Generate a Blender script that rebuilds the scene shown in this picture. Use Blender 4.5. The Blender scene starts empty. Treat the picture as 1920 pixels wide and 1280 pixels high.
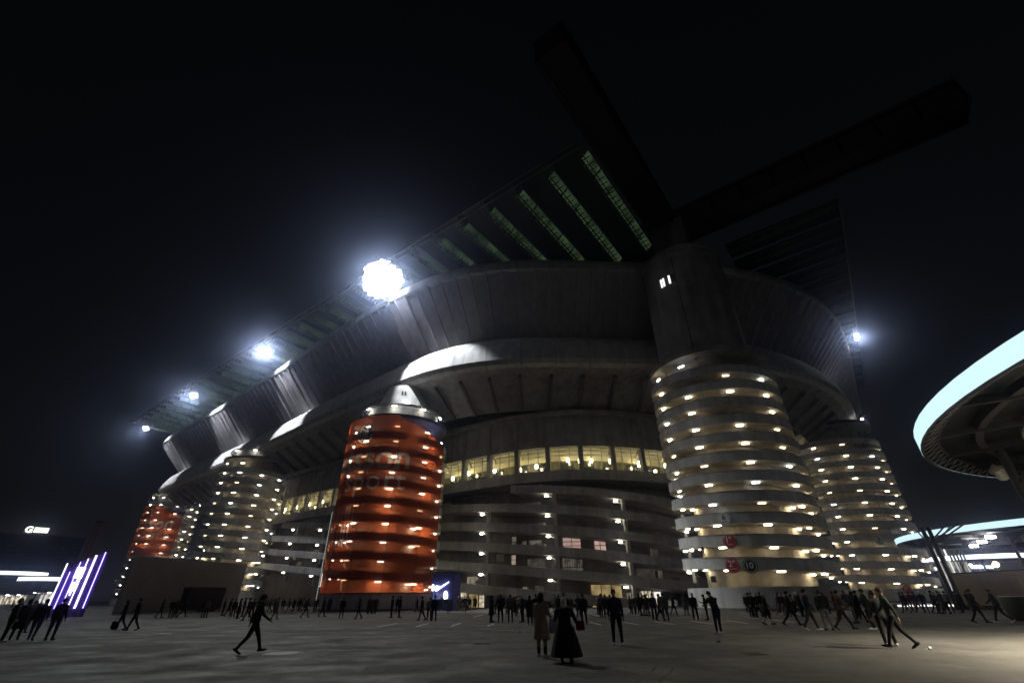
import bpy, bmesh, math, random
from mathutils import Vector, Matrix
random.seed(7)
R = math.radians
SC = bpy.context.scene
COL = SC.collection

# ------------------------------------------------------------------ camera
EYE = 1.65
FPX, PITCH, ROLL = 820.0, R(30.25), 0.010
cam = bpy.data.cameras.new('camera')
cam.sensor_width = 36.0
cam.lens = FPX / 1920.0 * 36.0
cam.clip_end = 3000
cam_o = bpy.data.objects.new('camera', cam)
COL.objects.link(cam_o)
cam_o.matrix_world = (Matrix.Translation((0, 0, EYE)) @ Matrix.Rotation(R(90) + PITCH, 4, 'X')
                      @ Matrix.Rotation(-ROLL, 4, 'Z'))
SC.camera = cam_o

# ------------------------------------------------------------------ world, added facade fill, exposure
wd = bpy.data.worlds.new('World')
SC.world = wd
wd.use_nodes = True
wn = wd.node_tree
sky = wn.nodes.new('ShaderNodeTexSky')
sky.sky_type = 'NISHITA'
sky.sun_disc = False
sky.sun_elevation = R(8)
sky.sun_rotation = R(200)
sky.dust_density = 0.4
bg = wn.nodes['Background']
hs = wn.nodes.new('ShaderNodeHueSaturation')
hs.inputs['Saturation'].default_value = 0.45
wn.links.new(sky.outputs[0], hs.inputs['Color'])
wn.links.new(hs.outputs[0], bg.inputs[0])
bg.inputs[1].default_value = 0.0014
sun = bpy.data.lights.new('facade_fill', 'SUN')  # added faint fill to lift the facades, not a visible source
sun.energy = 0.028
sun.angle = R(10)
sun.color = (0.86, 0.88, 1.0)
sun_o = bpy.data.objects.new('facade_fill', sun)
COL.objects.link(sun_o)
sun_o.rotation_euler = (R(62), 0, R(-28))
SC.view_settings.view_transform = 'Standard'
SC.view_settings.look = 'None'
SC.view_settings.gamma = 1
SC.view_settings.exposure = 0
SC.cycles.use_denoising = True
SC.cycles.use_light_tree = True
SC.cycles.max_bounces = 6
SC.cycles.diffuse_bounces = 3
SC.cycles.glossy_bounces = 2
SC.cycles.transparent_max_bounces = 10
SC.cycles.volume_bounces = 0
SC.cycles.sample_clamp_indirect = 3.0

# ------------------------------------------------------------------ stadium frame: u along the long side, v into the bowl
T4C = Vector((32.5, 66.1))
UA, VA = Vector((-0.8, 0.6)), Vector((0.6, 0.8))
def W(u, v, z=0.0):
    p = T4C + UA * u + VA * v
    return Vector((p.x, p.y, z))
def ray(px, py):
    dx, dy = px - 960, py - 640
    X, Y = dx - ROLL * dy, dy + ROLL * dx
    c, s = math.cos(PITCH), math.sin(PITCH)
    return Vector((X, FPX * c + Y * s, FPX * s - Y * c))
def G(px, py, z=0.0):
    r = ray(px, py)
    r = r * ((z - EYE) / r.z)
    return Vector((r.x, r.y, z))
def AT(px, py, d):
    r = ray(px, py)
    r = r * (d / math.hypot(r.x, r.y))
    return Vector((r.x, r.y, r.z + EYE))
def PX(p):
    c, s = math.cos(PITCH), math.sin(PITCH)
    x, y, z = p[0], p[1], p[2] - EYE
    d = y * c + z * s
    X, Y = x / d * FPX, -(-y * s + z * c) / d * FPX
    return 960 + X + ROLL * Y, 640 + Y - ROLL * X

# ------------------------------------------------------------------ materials
MATS = {}
def mat(name, col, rough=0.75, var=0.18, scale=1.5, bump=0.15, metal=0.0, spec=0.3, world=False, streak=0.0):
    if name in MATS: return MATS[name]
    m = bpy.data.materials.new(name); m.use_nodes = True
    nt = m.node_tree; n = nt.nodes; b = n['Principled BSDF']
    b.inputs['Roughness'].default_value = rough
    b.inputs['Metallic'].default_value = metal
    b.inputs['Specular IOR Level'].default_value = spec
    tc = n.new('ShaderNodeTexCoord'); co = tc.outputs['Object']
    if world: co = n.new('ShaderNodeNewGeometry').outputs['Position']
    nz = n.new('ShaderNodeTexNoise'); nz.inputs['Scale'].default_value = scale
    nz.inputs['Detail'].default_value = 6; nz.inputs['Roughness'].default_value = 0.65
    nt.links.new(co, nz.inputs['Vector'])
    mr = n.new('ShaderNodeMapRange')
    mr.inputs['From Min'].default_value = 0.3; mr.inputs['From Max'].default_value = 0.7
    mr.inputs['To Min'].default_value = 1 - var; mr.inputs['To Max'].default_value = 1 + var
    nt.links.new(nz.outputs[0], mr.inputs[0])
    mx = n.new('ShaderNodeVectorMath'); mx.operation = 'SCALE'
    mx.inputs[0].default_value = col
    fac = mr.outputs[0]
    if streak:
        mp = n.new('ShaderNodeMapping'); mp.inputs['Scale'].default_value = (.9, .9, .10); nt.links.new(co, mp.inputs[0])
        n3 = n.new('ShaderNodeTexNoise'); n3.inputs['Scale'].default_value = 1.0; n3.inputs['Detail'].default_value = 5; nt.links.new(mp.outputs[0], n3.inputs['Vector'])
        m3 = n.new('ShaderNodeMapRange'); nt.links.new(n3.outputs[0], m3.inputs[0])
        for i_, v_ in enumerate((.38, .66, 1.12, 1 - streak)): m3.inputs[i_ + 1].default_value = v_
        mu = n.new('ShaderNodeMath'); mu.operation = 'MULTIPLY'; nt.links.new(fac, mu.inputs[0]); nt.links.new(m3.outputs[0], mu.inputs[1]); fac = mu.outputs[0]
    nt.links.new(fac, mx.inputs['Scale'])
    nt.links.new(mx.outputs[0], b.inputs['Base Color'])
    if bump:
        n2 = n.new('ShaderNodeTexNoise'); n2.inputs['Scale'].default_value = scale * 9
        n2.inputs['Detail'].default_value = 4
        nt.links.new(co, n2.inputs['Vector'])
        bp = n.new('ShaderNodeBump'); bp.inputs['Strength'].default_value = bump
        bp.inputs['Distance'].default_value = 0.05
        nt.links.new(n2.outputs[0], bp.inputs['Height'])
        nt.links.new(bp.outputs[0], b.inputs['Normal'])
    MATS[name] = m
    return m
def emit(name, col, st):
    if name in MATS: return MATS[name]
    m = bpy.data.materials.new(name); m.use_nodes = True
    nt = m.node_tree; nt.nodes.clear()
    e = nt.nodes.new('ShaderNodeEmission'); o = nt.nodes.new('ShaderNodeOutputMaterial')
    e.inputs[0].default_value = (*col, 1); e.inputs[1].default_value = st
    nt.links.new(e.outputs[0], o.inputs[0])
    MATS[name] = m
    return m
def glow_panel(name, col, st, scale=1.0, lo=0.35):
    """a lit pane whose light is uneven"""
    if name in MATS: return MATS[name]
    m = emit(name, col, st); nt = m.node_tree; e = nt.nodes['Emission']
    tc = nt.nodes.new('ShaderNodeTexCoord'); nz = nt.nodes.new('ShaderNodeTexNoise')
    nz.inputs['Scale'].default_value = scale
    mr = nt.nodes.new('ShaderNodeMapRange')
    mr.inputs['From Min'].default_value = 0.35; mr.inputs['From Max'].default_value = 0.65
    mr.inputs['To Min'].default_value = st * lo; mr.inputs['To Max'].default_value = st
    nt.links.new(tc.outputs['Object'], nz.inputs['Vector'])
    nt.links.new(nz.outputs[0], mr.inputs[0]); nt.links.new(mr.outputs[0], e.inputs[1])
    return m
def scrim(name, col, clear=0.5, tl_=.6):
    """printed mesh banner: part open weave, part lit cloth"""
    m = bpy.data.materials.new(name); m.use_nodes = True
    nt = m.node_tree; n = nt.nodes; n.clear()
    out = n.new('ShaderNodeOutputMaterial')
    tr = n.new('ShaderNodeBsdfTransparent'); tr.inputs[0].default_value = (1, .80, .70, 1)
    tl = n.new('ShaderNodeBsdfTranslucent'); tl.inputs[0].default_value = (*col, 1)
    df = n.new('ShaderNodeBsdfDiffuse')
    nz = n.new('ShaderNodeTexNoise'); nz.inputs['Scale'].default_value = .5; nz.inputs['Detail'].default_value = 5
    tc = n.new('ShaderNodeTexCoord'); nt.links.new(tc.outputs['Object'], nz.inputs['Vector'])
    rp = n.new('ShaderNodeValToRGB')
    rp.color_ramp.elements[0].color = (col[0] * .8, col[1] * .7, col[2] * .7, 1); rp.color_ramp.elements[0].position = .3
    rp.color_ramp.elements[1].color = (*col, 1); rp.color_ramp.elements[1].position = .7
    nt.links.new(nz.outputs[0], rp.inputs[0]); nt.links.new(rp.outputs[0], df.inputs[0])
    a = n.new('ShaderNodeMixShader'); a.inputs[0].default_value = tl_
    nt.links.new(tl.outputs[0], a.inputs[2]); nt.links.new(df.outputs[0], a.inputs[1])
    b = n.new('ShaderNodeMixShader'); b.inputs[0].default_value = clear
    nt.links.new(a.outputs[0], b.inputs[1]); nt.links.new(tr.outputs[0], b.inputs[2])
    nt.links.new(b.outputs[0], out.inputs[0])
    return m

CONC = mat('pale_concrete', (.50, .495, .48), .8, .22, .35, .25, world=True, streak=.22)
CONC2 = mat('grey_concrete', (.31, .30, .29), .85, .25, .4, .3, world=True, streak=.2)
CONCW = mat('warm_concrete', (.42, .385, .32), .85, .3, .5, .3, world=True, streak=.2)
CONCD = mat('dark_concrete', (.16, .15, .14), .9, .3, .4, .3, world=True, streak=.2)
PANEL = mat('ribbed_panel', (.42, .405, .43), .95, .12, .6, .2, spec=.05, world=True, streak=.12)
FASCIA = mat('white_fascia', (.50, .50, .50), .9, .10, .25, .05, spec=.1, world=True, streak=.18)
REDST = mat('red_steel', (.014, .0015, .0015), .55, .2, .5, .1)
STEEL = mat('galvanised_steel', (.34, .35, .36), .45, .15, 3, .05, .6)
DARKST = mat('dark_steel', (.05, .052, .055), .5, .2, 3, .05, .3)
ROOFP = mat('roof_panel', (.022, .024, .023), .7, .2, .8, .1)
GLASSD = mat('dark_glass', (.02, .022, .026), .12, .2, .7, .0, 0, .6)
WHITEP = mat('white_paint', (.82, .82, .80), .6, .12, 2, .1)
BLACKP = mat('black_paint', (.02, .02, .02), .5, .2, 4, .05)
REDP = mat('red_paint', (.45, .03, .05), .5, .1, 4, .03)
L_WARM = emit('warm_lamp', (1.0, .82, .54), 26)
L_COOL = emit('cool_lamp', (.95, .95, .86), 20)
L_DIM = emit('dim_warm_lamp', (1.0, .76, .46), 7)
L_BAN = emit('banner_lamp', (1.0, .86, .66), 48)
L_WHITE = emit('white_lamp', (1.0, .93, .80), 40)
L_YEL = emit('yellow_lamp', (1.0, .85, .46), 40)
L_FLOOD = emit('flood_lamp', (.86, .92, 1.0), 4)
L_FLOOD2 = emit('far_flood_lamp', (.85, .92, 1.0), 24)
LED = emit('cyan_led', (.66, .93, 1.0), 1.1)
LEDW = emit('white_led', (.80, .88, 1.0), 2.2)

# ------------------------------------------------------------------ mesh helpers
ORD = ['first', 'second', 'third', 'fourth', 'fifth', 'sixth', 'seventh', 'eighth', 'ninth', 'tenth', 'eleventh', 'twelfth', 'thirteenth', 'fourteenth', 'fifteenth', 'sixteenth', 'seventeenth', 'eighteenth', 'nineteenth', 'twentieth']
class MB:
    def __init__(s): s.v = []; s.f = []; s.sm = []
    def add(s, vs, fs, smooth=False):
        o = len(s.v); s.v += [tuple(v) for v in vs]
        for f in fs: s.f.append(tuple(i + o for i in f)); s.sm.append(smooth)
        return s
    def box(s, c, h, ax=None):
        c = Vector(c)
        X, Y, Z = ax if ax else (Vector((1, 0, 0)), Vector((0, 1, 0)), Vector((0, 0, 1)))
        vs = [c + X * (h[0] * i) + Y * (h[1] * j) + Z * (h[2] * k) for k in (-1, 1) for j in (-1, 1) for i in (-1, 1)]
        return s.add(vs, [(0, 2, 3, 1), (4, 5, 7, 6), (0, 1, 5, 4), (2, 6, 7, 3), (0, 4, 6, 2), (1, 3, 7, 5)])
    def bar(s, a, b, w, h=None):
        a, b = Vector(a), Vector(b); d = (b - a)
        if d.length < 1e-6: return s
        Z = d.normalized(); ref = Vector((0, 0, 1)) if abs(Z.z) < .95 else Vector((1, 0, 0))
        X = Z.cross(ref).normalized(); Y = X.cross(Z)
        return s.box((a + b) / 2, (w / 2, (h or w) / 2, d.length / 2), (X, Y, Z))
    def tube(s, pts, rs, n=8, cap=True):
        pts = [Vector(p) for p in pts]
        if not hasattr(rs, '__len__'): rs = [rs] * len(pts)
        vs = []; fs = []
        for i, p in enumerate(pts):
            d = (pts[min(i + 1, len(pts) - 1)] - pts[max(i - 1, 0)]).normalized()
            ref = Vector((0, 0, 1)) if abs(d.z) < .9 else Vector((0, 1, 0))
            X = d.cross(ref).normalized(); Y = X.cross(d)
            for k in range(n):
                t = 2 * math.pi * k / n
                vs.append(p + X * (math.cos(t) * rs[i]) + Y * (math.sin(t) * rs[i]))
        for i in range(len(pts) - 1):
            for k in range(n):
                fs.append((i * n + k, i * n + (k + 1) % n, (i + 1) * n + (k + 1) % n, (i + 1) * n + k))
        s.add(vs, fs, True)
        if cap:
            o = len(s.v) - len(vs)
            s.f.append(tuple(o + k for k in range(n))[::-1]); s.sm.append(False)
            s.f.append(tuple(o + (len(pts) - 1) * n + k for k in range(n))); s.sm.append(False)
        return s
    def lathe(s, prof, n=48, c=(0, 0, 0), a0=0, a1=2 * math.pi, close=False):
        full = abs(a1 - a0 - 2 * math.pi) < 1e-6
        m = n if full else n + 1
        vs = []; fs = []; P = len(prof)
        for i in range(m):
            t = a0 + (a1 - a0) * i / n
            for r, z in prof: vs.append((c[0] + r * math.cos(t), c[1] + r * math.sin(t), c[2] + z))
        for i in range(n):
            j = (i + 1) % m
            for k in range(P - 1 + (1 if close else 0)):
                k2 = (k + 1) % P
                fs.append((i * P + k, j * P + k, j * P + k2, i * P + k2))
        return s.add(vs, fs, True)
    def mesh(s, name):
        me = bpy.data.meshes.new(name)
        me.from_pydata(s.v, [], s.f); me.polygons.foreach_set('use_smooth', s.sm)
        bm = bmesh.new(); bm.from_mesh(me); bmesh.ops.recalc_face_normals(bm, faces=bm.faces); bm.to_mesh(me); bm.free()
        if any(s.sm): me.set_sharp_from_angle(angle=R(35))
        me.update()
        return me
    def build(s, name, m, parent=None, loc=None):
        return put(name, s.mesh(name), m, parent, loc)
def put(name, me, m, parent=None, loc=None, rz=0.0):
    if m is not None and not me.materials: me.materials.append(m)
    o = bpy.data.objects.new(name, me); COL.objects.link(o)
    if loc is not None: o.location = loc
    if rz: o.rotation_euler.z = rz
    if parent is not None: o.parent = parent
    return o
def tag(o, label, cat, group=None, kind=None):
    if label: o['label'] = label
    if cat: o['category'] = cat
    if group: o['group'] = group
    if kind: o['kind'] = kind
    return o
def thing(name, label, cat, loc=(0, 0, 0), rz=0.0, group=None):
    o = bpy.data.objects.new(name, None); COL.objects.link(o)
    o.empty_display_size = .2
    o.location = loc; o.rotation_euler.z = rz
    return tag(o, label, cat, group, 'thing')
def text_mesh(txt, size, thick=0.0, extrude=0.0, spacing=1.0):
    cu = bpy.data.curves.new('t', 'FONT'); cu.body = txt; cu.size = size; cu.offset = thick
    cu.extrude = extrude; cu.space_character = spacing; cu.resolution_u = 4
    o = bpy.data.objects.new('t', cu); COL.objects.link(o)
    dg = bpy.context.evaluated_depsgraph_get()
    me = bpy.data.meshes.new_from_object(o.evaluated_get(dg))
    bpy.data.objects.remove(o); bpy.data.curves.remove(cu)
    return me

# ------------------------------------------------------------------ plans of the rings
class Path:
    def __init__(s, ctrl, it=4):
        p = [Vector(c) for c in ctrl]
        for _ in range(it):
            q = [p[0]]
            for a, b in zip(p, p[1:]): q += [a * .75 + b * .25, a * .25 + b * .75]
            p = q + [p[-1]]
        s.p = p; s.l = [0.0]
        for a, b in zip(p, p[1:]): s.l.append(s.l[-1] + (b - a).length)
        s.len = s.l[-1]
    def at(s, t, off=0.0):
        t = max(0.0, min(s.len - 1e-4, t))
        lo, hi = 0, len(s.l) - 1
        while hi - lo > 1:
            m = (lo + hi) // 2
            if s.l[m] <= t: lo = m
            else: hi = m
        a, b = s.p[lo], s.p[hi]; d = (b - a).normalized()
        c = a + (b - a) * ((t - s.l[lo]) / max(1e-6, s.l[hi] - s.l[lo]))
        n = Vector((-d.y, d.x))
        return c + n * off, n, d
    def w(s, t, off, z):
        c, n, d = s.at(t, off); return W(c.x, c.y, z)
    def frame(s, t):
        c, n, d = s.at(t)
        N = UA * n.x + VA * n.y; D = UA * d.x + VA * d.y
        return Vector((D.x, D.y, 0)), Vector((N.x, N.y, 0)), Vector((0, 0, 1))
    def s_px(s, px, z, off=0.0, lo=None, hi=None):
        lo = 0 if lo is None else lo; hi = s.len if hi is None else hi
        for _ in range(50):
            m = (lo + hi) / 2
            if PX(s.w(m, off, z))[0] < px: lo = m
            else: hi = m
        return (lo + hi) / 2
    def hit(s, px, py, off, lo=None, hi=None):
        z = 10
        for _ in range(6):
            t = s.s_px(px, z, off, lo, hi); p = s.w(t, off, 0)
            z = AT(px, py, math.hypot(p.x, p.y)).z
        return t, z
def loft(path, s0, s1, ds, prof, closed=False, zf=None, mb=None, caps=True):
    mb = mb or MB(); n = max(1, int(round((s1 - s0) / ds))); P = len(prof)
    vs = []; fs = []
    for i in range(n + 1):
        t = s0 + (s1 - s0) * i / n
        dz = zf(t) if zf else 0
        for off, z in prof: vs.append(path.w(t, off, z + dz))
    K = P if closed else P - 1
    for i in range(n):
        for k in range(K):
            k2 = (k + 1) % P
            fs.append((i * P + k, (i + 1) * P + k, (i + 1) * P + k2, i * P + k2))
    mb.add(vs, fs, True)
    if closed and caps:
        o = len(mb.v) - len(vs)
        mb.f.append(tuple(o + k for k in range(P))); mb.sm.append(False)
        mb.f.append(tuple(o + n * P + k for k in range(P))[::-1]); mb.sm.append(False)
    return mb

UPPER = Path([(212, 60), (226, 30), (228, 6), (216, -11), (190, -12.4), (150, -13.4), (122, -15), (90, -17.6), (64, -19), (46, -19.4), (32, -14.5),
              (20, -5), (6, 7), (-8, 20), (-16, 38), (-18, 60), (-18, 90), (-18, 130)])
RING2 = Path([(196, 60), (206, 30), (200, 8), (180, -3), (140, -6), (110, -6.5), (80, -6), (56, -5.5), (40, -4.3), (30, -1.5), (22, 4), (14, 15), (9, 27), (6, 42), (5, 70), (5, 110)])

# ------------------------------------------------------------------ the plaza
def ground_mat():
    m = bpy.data.materials.new('asphalt'); m.use_nodes = True
    nt = m.node_tree; n = nt.nodes; b = n['Principled BSDF']
    tc = n.new('ShaderNodeTexCoord')
    def noise(sc, det, rough=.6, st=None):
        mp = n.new('ShaderNodeMapping'); nt.links.new(tc.outputs['Object'], mp.inputs[0])
        if st: mp.inputs['Scale'].default_value = st
        z = n.new('ShaderNodeTexNoise'); z.inputs['Scale'].default_value = sc; z.inputs['Detail'].default_value = det
        z.inputs['Roughness'].default_value = rough
        nt.links.new(mp.outputs[0], z.inputs['Vector']); return z
    def rng(src, a, b_, c, d):
        r = n.new('ShaderNodeMapRange'); nt.links.new(src, r.inputs[0])
        for i, v in enumerate((a, b_, c, d)): r.inputs[i + 1].default_value = v
        return r.outputs[0]
    def mul(a, b_):
        q = n.new('ShaderNodeMath'); q.operation = 'MULTIPLY'; nt.links.new(a, q.inputs[0])
        if isinstance(b_, float): q.inputs[1].default_value = b_
        else: nt.links.new(b_, q.inputs[1])
        return q.outputs[0]
    big = rng(noise(.10, 6).outputs[0], .3, .7, .5, 1.35)
    mid = rng(noise(.9, 9, .75, (1, .5, 1)).outputs[0], .35, .65, .72, 1.22)
    fine = rng(noise(45, 3).outputs[0], .3, .7, .72, 1.28)
    stain = rng(noise(.22, 5, .55, (.5, 2.2, 1)).outputs[0], .56, .68, 1, .5)
    spot = rng(noise(1.7, 2).outputs[0], .70, .76, 1, .6)
    vo = n.new('ShaderNodeTexVoronoi'); vo.feature = 'DISTANCE_TO_EDGE'; vo.inputs['Scale'].default_value = .085
    wz = noise(.8, 5)
    ad = n.new('ShaderNodeVectorMath'); ad.operation = 'MULTIPLY_ADD'
    nt.links.new(wz.outputs['Color'], ad.inputs[0]); ad.inputs[1].default_value = (1.6, 1.6, 0); nt.links.new(tc.outputs['Object'], ad.inputs[2])
    nt.links.new(ad.outputs[0], vo.inputs['Vector'])
    crack = rng(vo.outputs['Distance'], .001, .004, .7, 1)
    val = mul(mul(mul(mul(mul(big, mid), fine), stain), spot), crack)
    sc = n.new('ShaderNodeVectorMath'); sc.operation = 'SCALE'; sc.inputs[0].default_value = (.088, .087, .081)
    nt.links.new(val, sc.inputs['Scale']); nt.links.new(sc.outputs[0], b.inputs['Base Color'])
    nt.links.new(rng(noise(.5, 8, .7, (.9, 1.1, 1)).outputs[0], .35, .65, .48, .92), b.inputs['Roughness'])
    b.inputs['Specular IOR Level'].default_value = .45
    bp = n.new('ShaderNodeBump'); bp.inputs['Strength'].default_value = .5; bp.inputs['Distance'].default_value = .015
    nt.links.new(noise(60, 4).outputs[0], bp.inputs['Height']); nt.links.new(bp.outputs[0], b.inputs['Normal'])
    return m
ground = MB().add([(-900, -200, 0), (900, -200, 0), (900, 1100, 0), (-900, 1100, 0)], [(0, 1, 2, 3)]).build('plaza_ground', ground_mat())
ground['kind'] = 'structure'
lines = [((708, 1174), (745, 1168)), ((780, 1174), (803, 1168)), ((846, 1173), (864, 1167)), ((914, 1173), (927, 1168)), ((888, 1156), (906, 1151)),
         ((1104, 1149), (1126, 1155)), ((1104, 1165), (1128, 1171)), ((1166, 1165), (1196, 1170)), ((1226, 1164), (1266, 1170)), ((1296, 1163), (1336, 1169)),
         ((1362, 1162), (1402, 1168)), ((1440, 1160), (1490, 1166)), ((1180, 1149), (1202, 1153)), ((300, 1187), (322, 1187.6))]
for a, b in lines:
    A, B = G(*a, .006), G(*b, .006)
    d = (B - A).normalized(); nrm = Vector((-d.y, d.x, 0)) * .07
    MB().add([A - nrm, B - nrm, B + nrm, A + nrm], [(0, 1, 2, 3)]).build('parking_line', WHITEP, ground)
# long tarred joints in the paving (recessed strips of bitumen)
TAR = mat('bitumen_joint', (.03, .03, .03), .6, .2, 3, .1)
for a, b in (((1255, 1229), (1195, 1279)), ((1283, 1229), (1236, 1279)), ((1255, 1231), (1420, 1215)), ((700, 1214), (560, 1196)), ((200, 1190), (420, 1226))):
    A, B = G(*a, .004), G(*b, .004); d = (B - A); nn = Vector((-d.y, d.x, 0)).normalized()
    vs = []; fs = []; k = 14
    for i in range(k + 1):
        c = A + d * (i / k) + nn * (random.uniform(-.05, .05)); w_ = random.uniform(.015, .04)
        vs += [c - nn * w_, c + nn * w_]
    for i in range(k): fs.append((2 * i, 2 * i + 1, 2 * i + 3, 2 * i + 2))
    MB().add(vs, fs).build('bitumen_joint', TAR, ground)
# rectangular repairs and drain grates in the asphalt
PATCH = mat('asphalt_repair', (.075, .074, .072), .75, .35, 2.5, .4)
for px, py, w, l, a in ((1330, 1222, 3.4, 1.5, .3), (250, 1215, 4.2, 2.0, -.2), (760, 1252, 2.2, 1.3, .15), (1560, 1225, 2.6, 1.2, -.1), (620, 1182, 6, 2.4, .1), (1130, 1262, 1.6, 1.0, .4)):
    c = G(px, py, .003); X_ = Vector((math.cos(a), math.sin(a), 0)); Y_ = Vector((-math.sin(a), math.cos(a), 0))
    vs = []
    for k in range(20):
        t = 2 * math.pi * k / 20; sx = max(-1, min(1, math.cos(t) * 1.35)); sy = max(-1, min(1, math.sin(t) * 1.35))
        vs.append(c + X_ * (w / 2 * sx + random.uniform(-.05, .05)) + Y_ * (l / 2 * sy + random.uniform(-.05, .05)))
    MB().add(vs, [tuple(range(20))]).build('asphalt_patch', PATCH, ground)
for px, py, lb in ((1412, 1225, 'small dark drain grate in the asphalt below the white trousers'), (905, 1205, 'small dark drain grate in the asphalt left of the tan coat')):
    dg_ = thing('drain_grate', lb, 'drain', G(px, py))
    MB().box((0, 0, .004), (.36, .36, .006)).build('frame', DARKST, dg_)
    for k in range(7): MB().box((-.27 + .09 * k, 0, .014), (.025, .32, .005)).build('bar', BLACKP, dg_)
mc = thing('manhole_cover', 'pale oval manhole cover in the asphalt ahead of the striding person', 'manhole', G(530, 1224))
MB().lathe([(.0, .012), (.52, .012), (.56, .004)], 40).build('lid', mat('worn_iron', (.42, .43, .40), .4, .1, 6, .3), mc)
MB().lathe([(.57, .003), (.57, .010), (.68, .010), (.69, .003)], 40).build('frame', mat('iron_frame', (.26, .26, .25), .6, .2, 6, .2), mc)

# ------------------------------------------------------------------ ramp towers
def helix_strip(r_in, r_out, z0, z1, p, n=72, a0=0.0):
    """one turn of a spiral band of rectangular section, falling anticlockwise"""
    vs = []; fs = []
    for i in range(n + 1):
        t = 2 * math.pi * i / n; dz = -p * i / n; c, s = math.cos(t + a0), math.sin(t + a0)
        for r, z in ((r_in, z0), (r_out, z0), (r_out, z1), (r_in, z1)): vs.append((r * c, r * s, z + dz))
    for i in range(n):
        for k in range(4): fs.append((4 * i + k, 4 * i + 4 + k, 4 * i + 4 + (k + 1) % 4, 4 * i + (k + 1) % 4))
    fs += [(0, 1, 2, 3), (4 * n + 3, 4 * n + 2, 4 * n + 1, 4 * n)]
    return MB().add(vs, fs, True)
def tower(label, c, r, p, zlamp0, turns, phi0, posts=False, lamp_half=115, lamp=L_WARM, cap='cone'):
    """zlamp0: height of the lowest lamp on the side that faces the camera"""
    c = Vector((c[0], c[1], 0)); face = math.atan2(-c.y, -c.x)          # direction to the camera
    t = thing('ramp_tower', label, 'tower', c, 0, 'spiral ramp towers of the stadium')
    a0 = face + math.pi                                                  # seam on the hidden side
    core = r * .70
    # height of the slab underside at the camera side is half a turn below the seam
    zb0 = zlamp0 + .34 + p / 2
    par = helix_strip(r - .22, r, -.02, 1.22, p, 72, a0).mesh('parapet')
    slab = helix_strip(core - .1, r - .225, 0, .22, p, 72, a0).mesh('ramp_slab')
    lip = helix_strip(r - .28, r + .05, 1.225, 1.31, p, 72, a0).mesh('parapet_coping')
    kerb = helix_strip(core + .02, core + .16, .23, .95, p, 72, a0).mesh('inner_kerb')
    pts = []
    for i in range(73): pts.append(((r - 1.9) * math.cos(2 * math.pi * i / 72 + a0), (r - 1.9) * math.sin(2 * math.pi * i / 72 + a0), -.12 - p * i / 72))
    cond = MB().tube(pts, .035, 5).mesh('conduit')
    fix = MB().box((0, 0, .16), (.05, .5, .04)).mesh('lamp_housing')
    tubem = MB().box((0, 0, 0), (.12, .44, .06)).mesh('lamp_tube')
    for m_, mm in ((par, CONC), (slab, CONCW), (lip, CONC2), (kerb, CONCW), (cond, STEEL), (fix, STEEL), (tubem, lamp)): m_.materials.append(mm)
    z_top = 0
    for k in range(-1, turns + 1):
        z = zb0 + p * k
        if k < turns:
            if z - p > -.6 and k >= 0:
                P_ = put('parapet', par, None, t, (0, 0, z)); put('coping', lip, None, P_, (0, 0, 0))
            if k >= 0:
                put('ramp_slab', slab, None, t, (0, 0, z)); put('inner_kerb', kerb, None, t, (0, 0, z))
                put('conduit', cond, None, t, (0, 0, z))
        if k < 0: continue
        for j in range(9):
            ph = phi0 + 40 * j
            ph = (ph + 180) % 360 - 180
            if abs(ph) > lamp_half: continue
            if k == turns and lamp is L_WARM and not (-75 < ph < -15): continue
            ang = face + R(ph)
            zz = z - p * (((ang - a0) % (2 * math.pi)) / (2 * math.pi))
            rr = r - .95 + random.uniform(-.12, .12)
            if random.random() < .06: continue
            h_ = put('lamp_housing', fix, None, t, (rr * math.cos(ang), rr * math.sin(ang), zz - .20), ang + random.uniform(-.08, .08))
            lt = put('lamp_tube', tubem, None, h_, (0, 0, .05))
            rv = random.random()
            if rv < .28: lt.material_slots[0].link = 'OBJECT'; lt.material_slots[0].material = L_DIM if rv < .15 else L_COOL
            if k < 4 and j % 2 == 1:
                h2 = put('lamp_housing', fix, None, t, ((core + .5) * math.cos(ang), (core + .5) * math.sin(ang), zz - .20), ang)
                put('lamp_tube', tubem, None, h2, (0, 0, .05))
        if posts and k < turns:
            pm = posts
            for j in range(-7, 8):
                ang = face + R(12 * j + 4)
                zz = z - p * (((ang - a0) % (2 * math.pi)) / (2 * math.pi))
                put('post', pm, None, t, ((r - .1) * math.cos(ang), (r - .1) * math.sin(ang), zz + 1.3), ang)
        z_top = z
    top = z_top + .25
    MB().lathe([(core, 0), (core, top)], 56).build('core_wall', CONCW, t)
    # ground wall under the lowest turn
    MB().lathe([(r - .3, .01), (r - .02, .01), (r - .02, 2.4), (r - .3, 2.4)], 72, close=True).build('base_wall', CONC, t)
    MB().lathe([(r + .02, 0), (r + .12, 0), (r + .12, .28), (r + .02, .28)], 72, close=True).build('plinth', CONCD, t)
    # top deck slab
    MB().lathe([(core - .2, top - .15), (r - .4, top - .15), (r - .25, top + .5), (r - .45, top + .55), (core - .2, top + .3)], 72, close=True).build('top_ring', CONC2, t)
    return t, top, face, core
POST = MB().box((0, 0, .58), (.03, .035, .58)).mesh('post'); POST.materials.append(DARKST)
TW = {}
def polar(az, d): return (d * math.sin(R(az)), d * math.cos(R(az)))
t4, top4, f4, core4 = tower('big grey ramp tower right of centre, warm lamps and round gate signs', polar(26.2, 73.7), 9.3, 2.54, 3.84, 11, 17)
t3, top3, f3, core3 = tower('ramp tower wrapped in an orange banner with sson sport lettering, nearest of the two', polar(-14.9, 86.5), 9.2, 2.72, 3.55, 9, -4, lamp=L_BAN)
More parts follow.
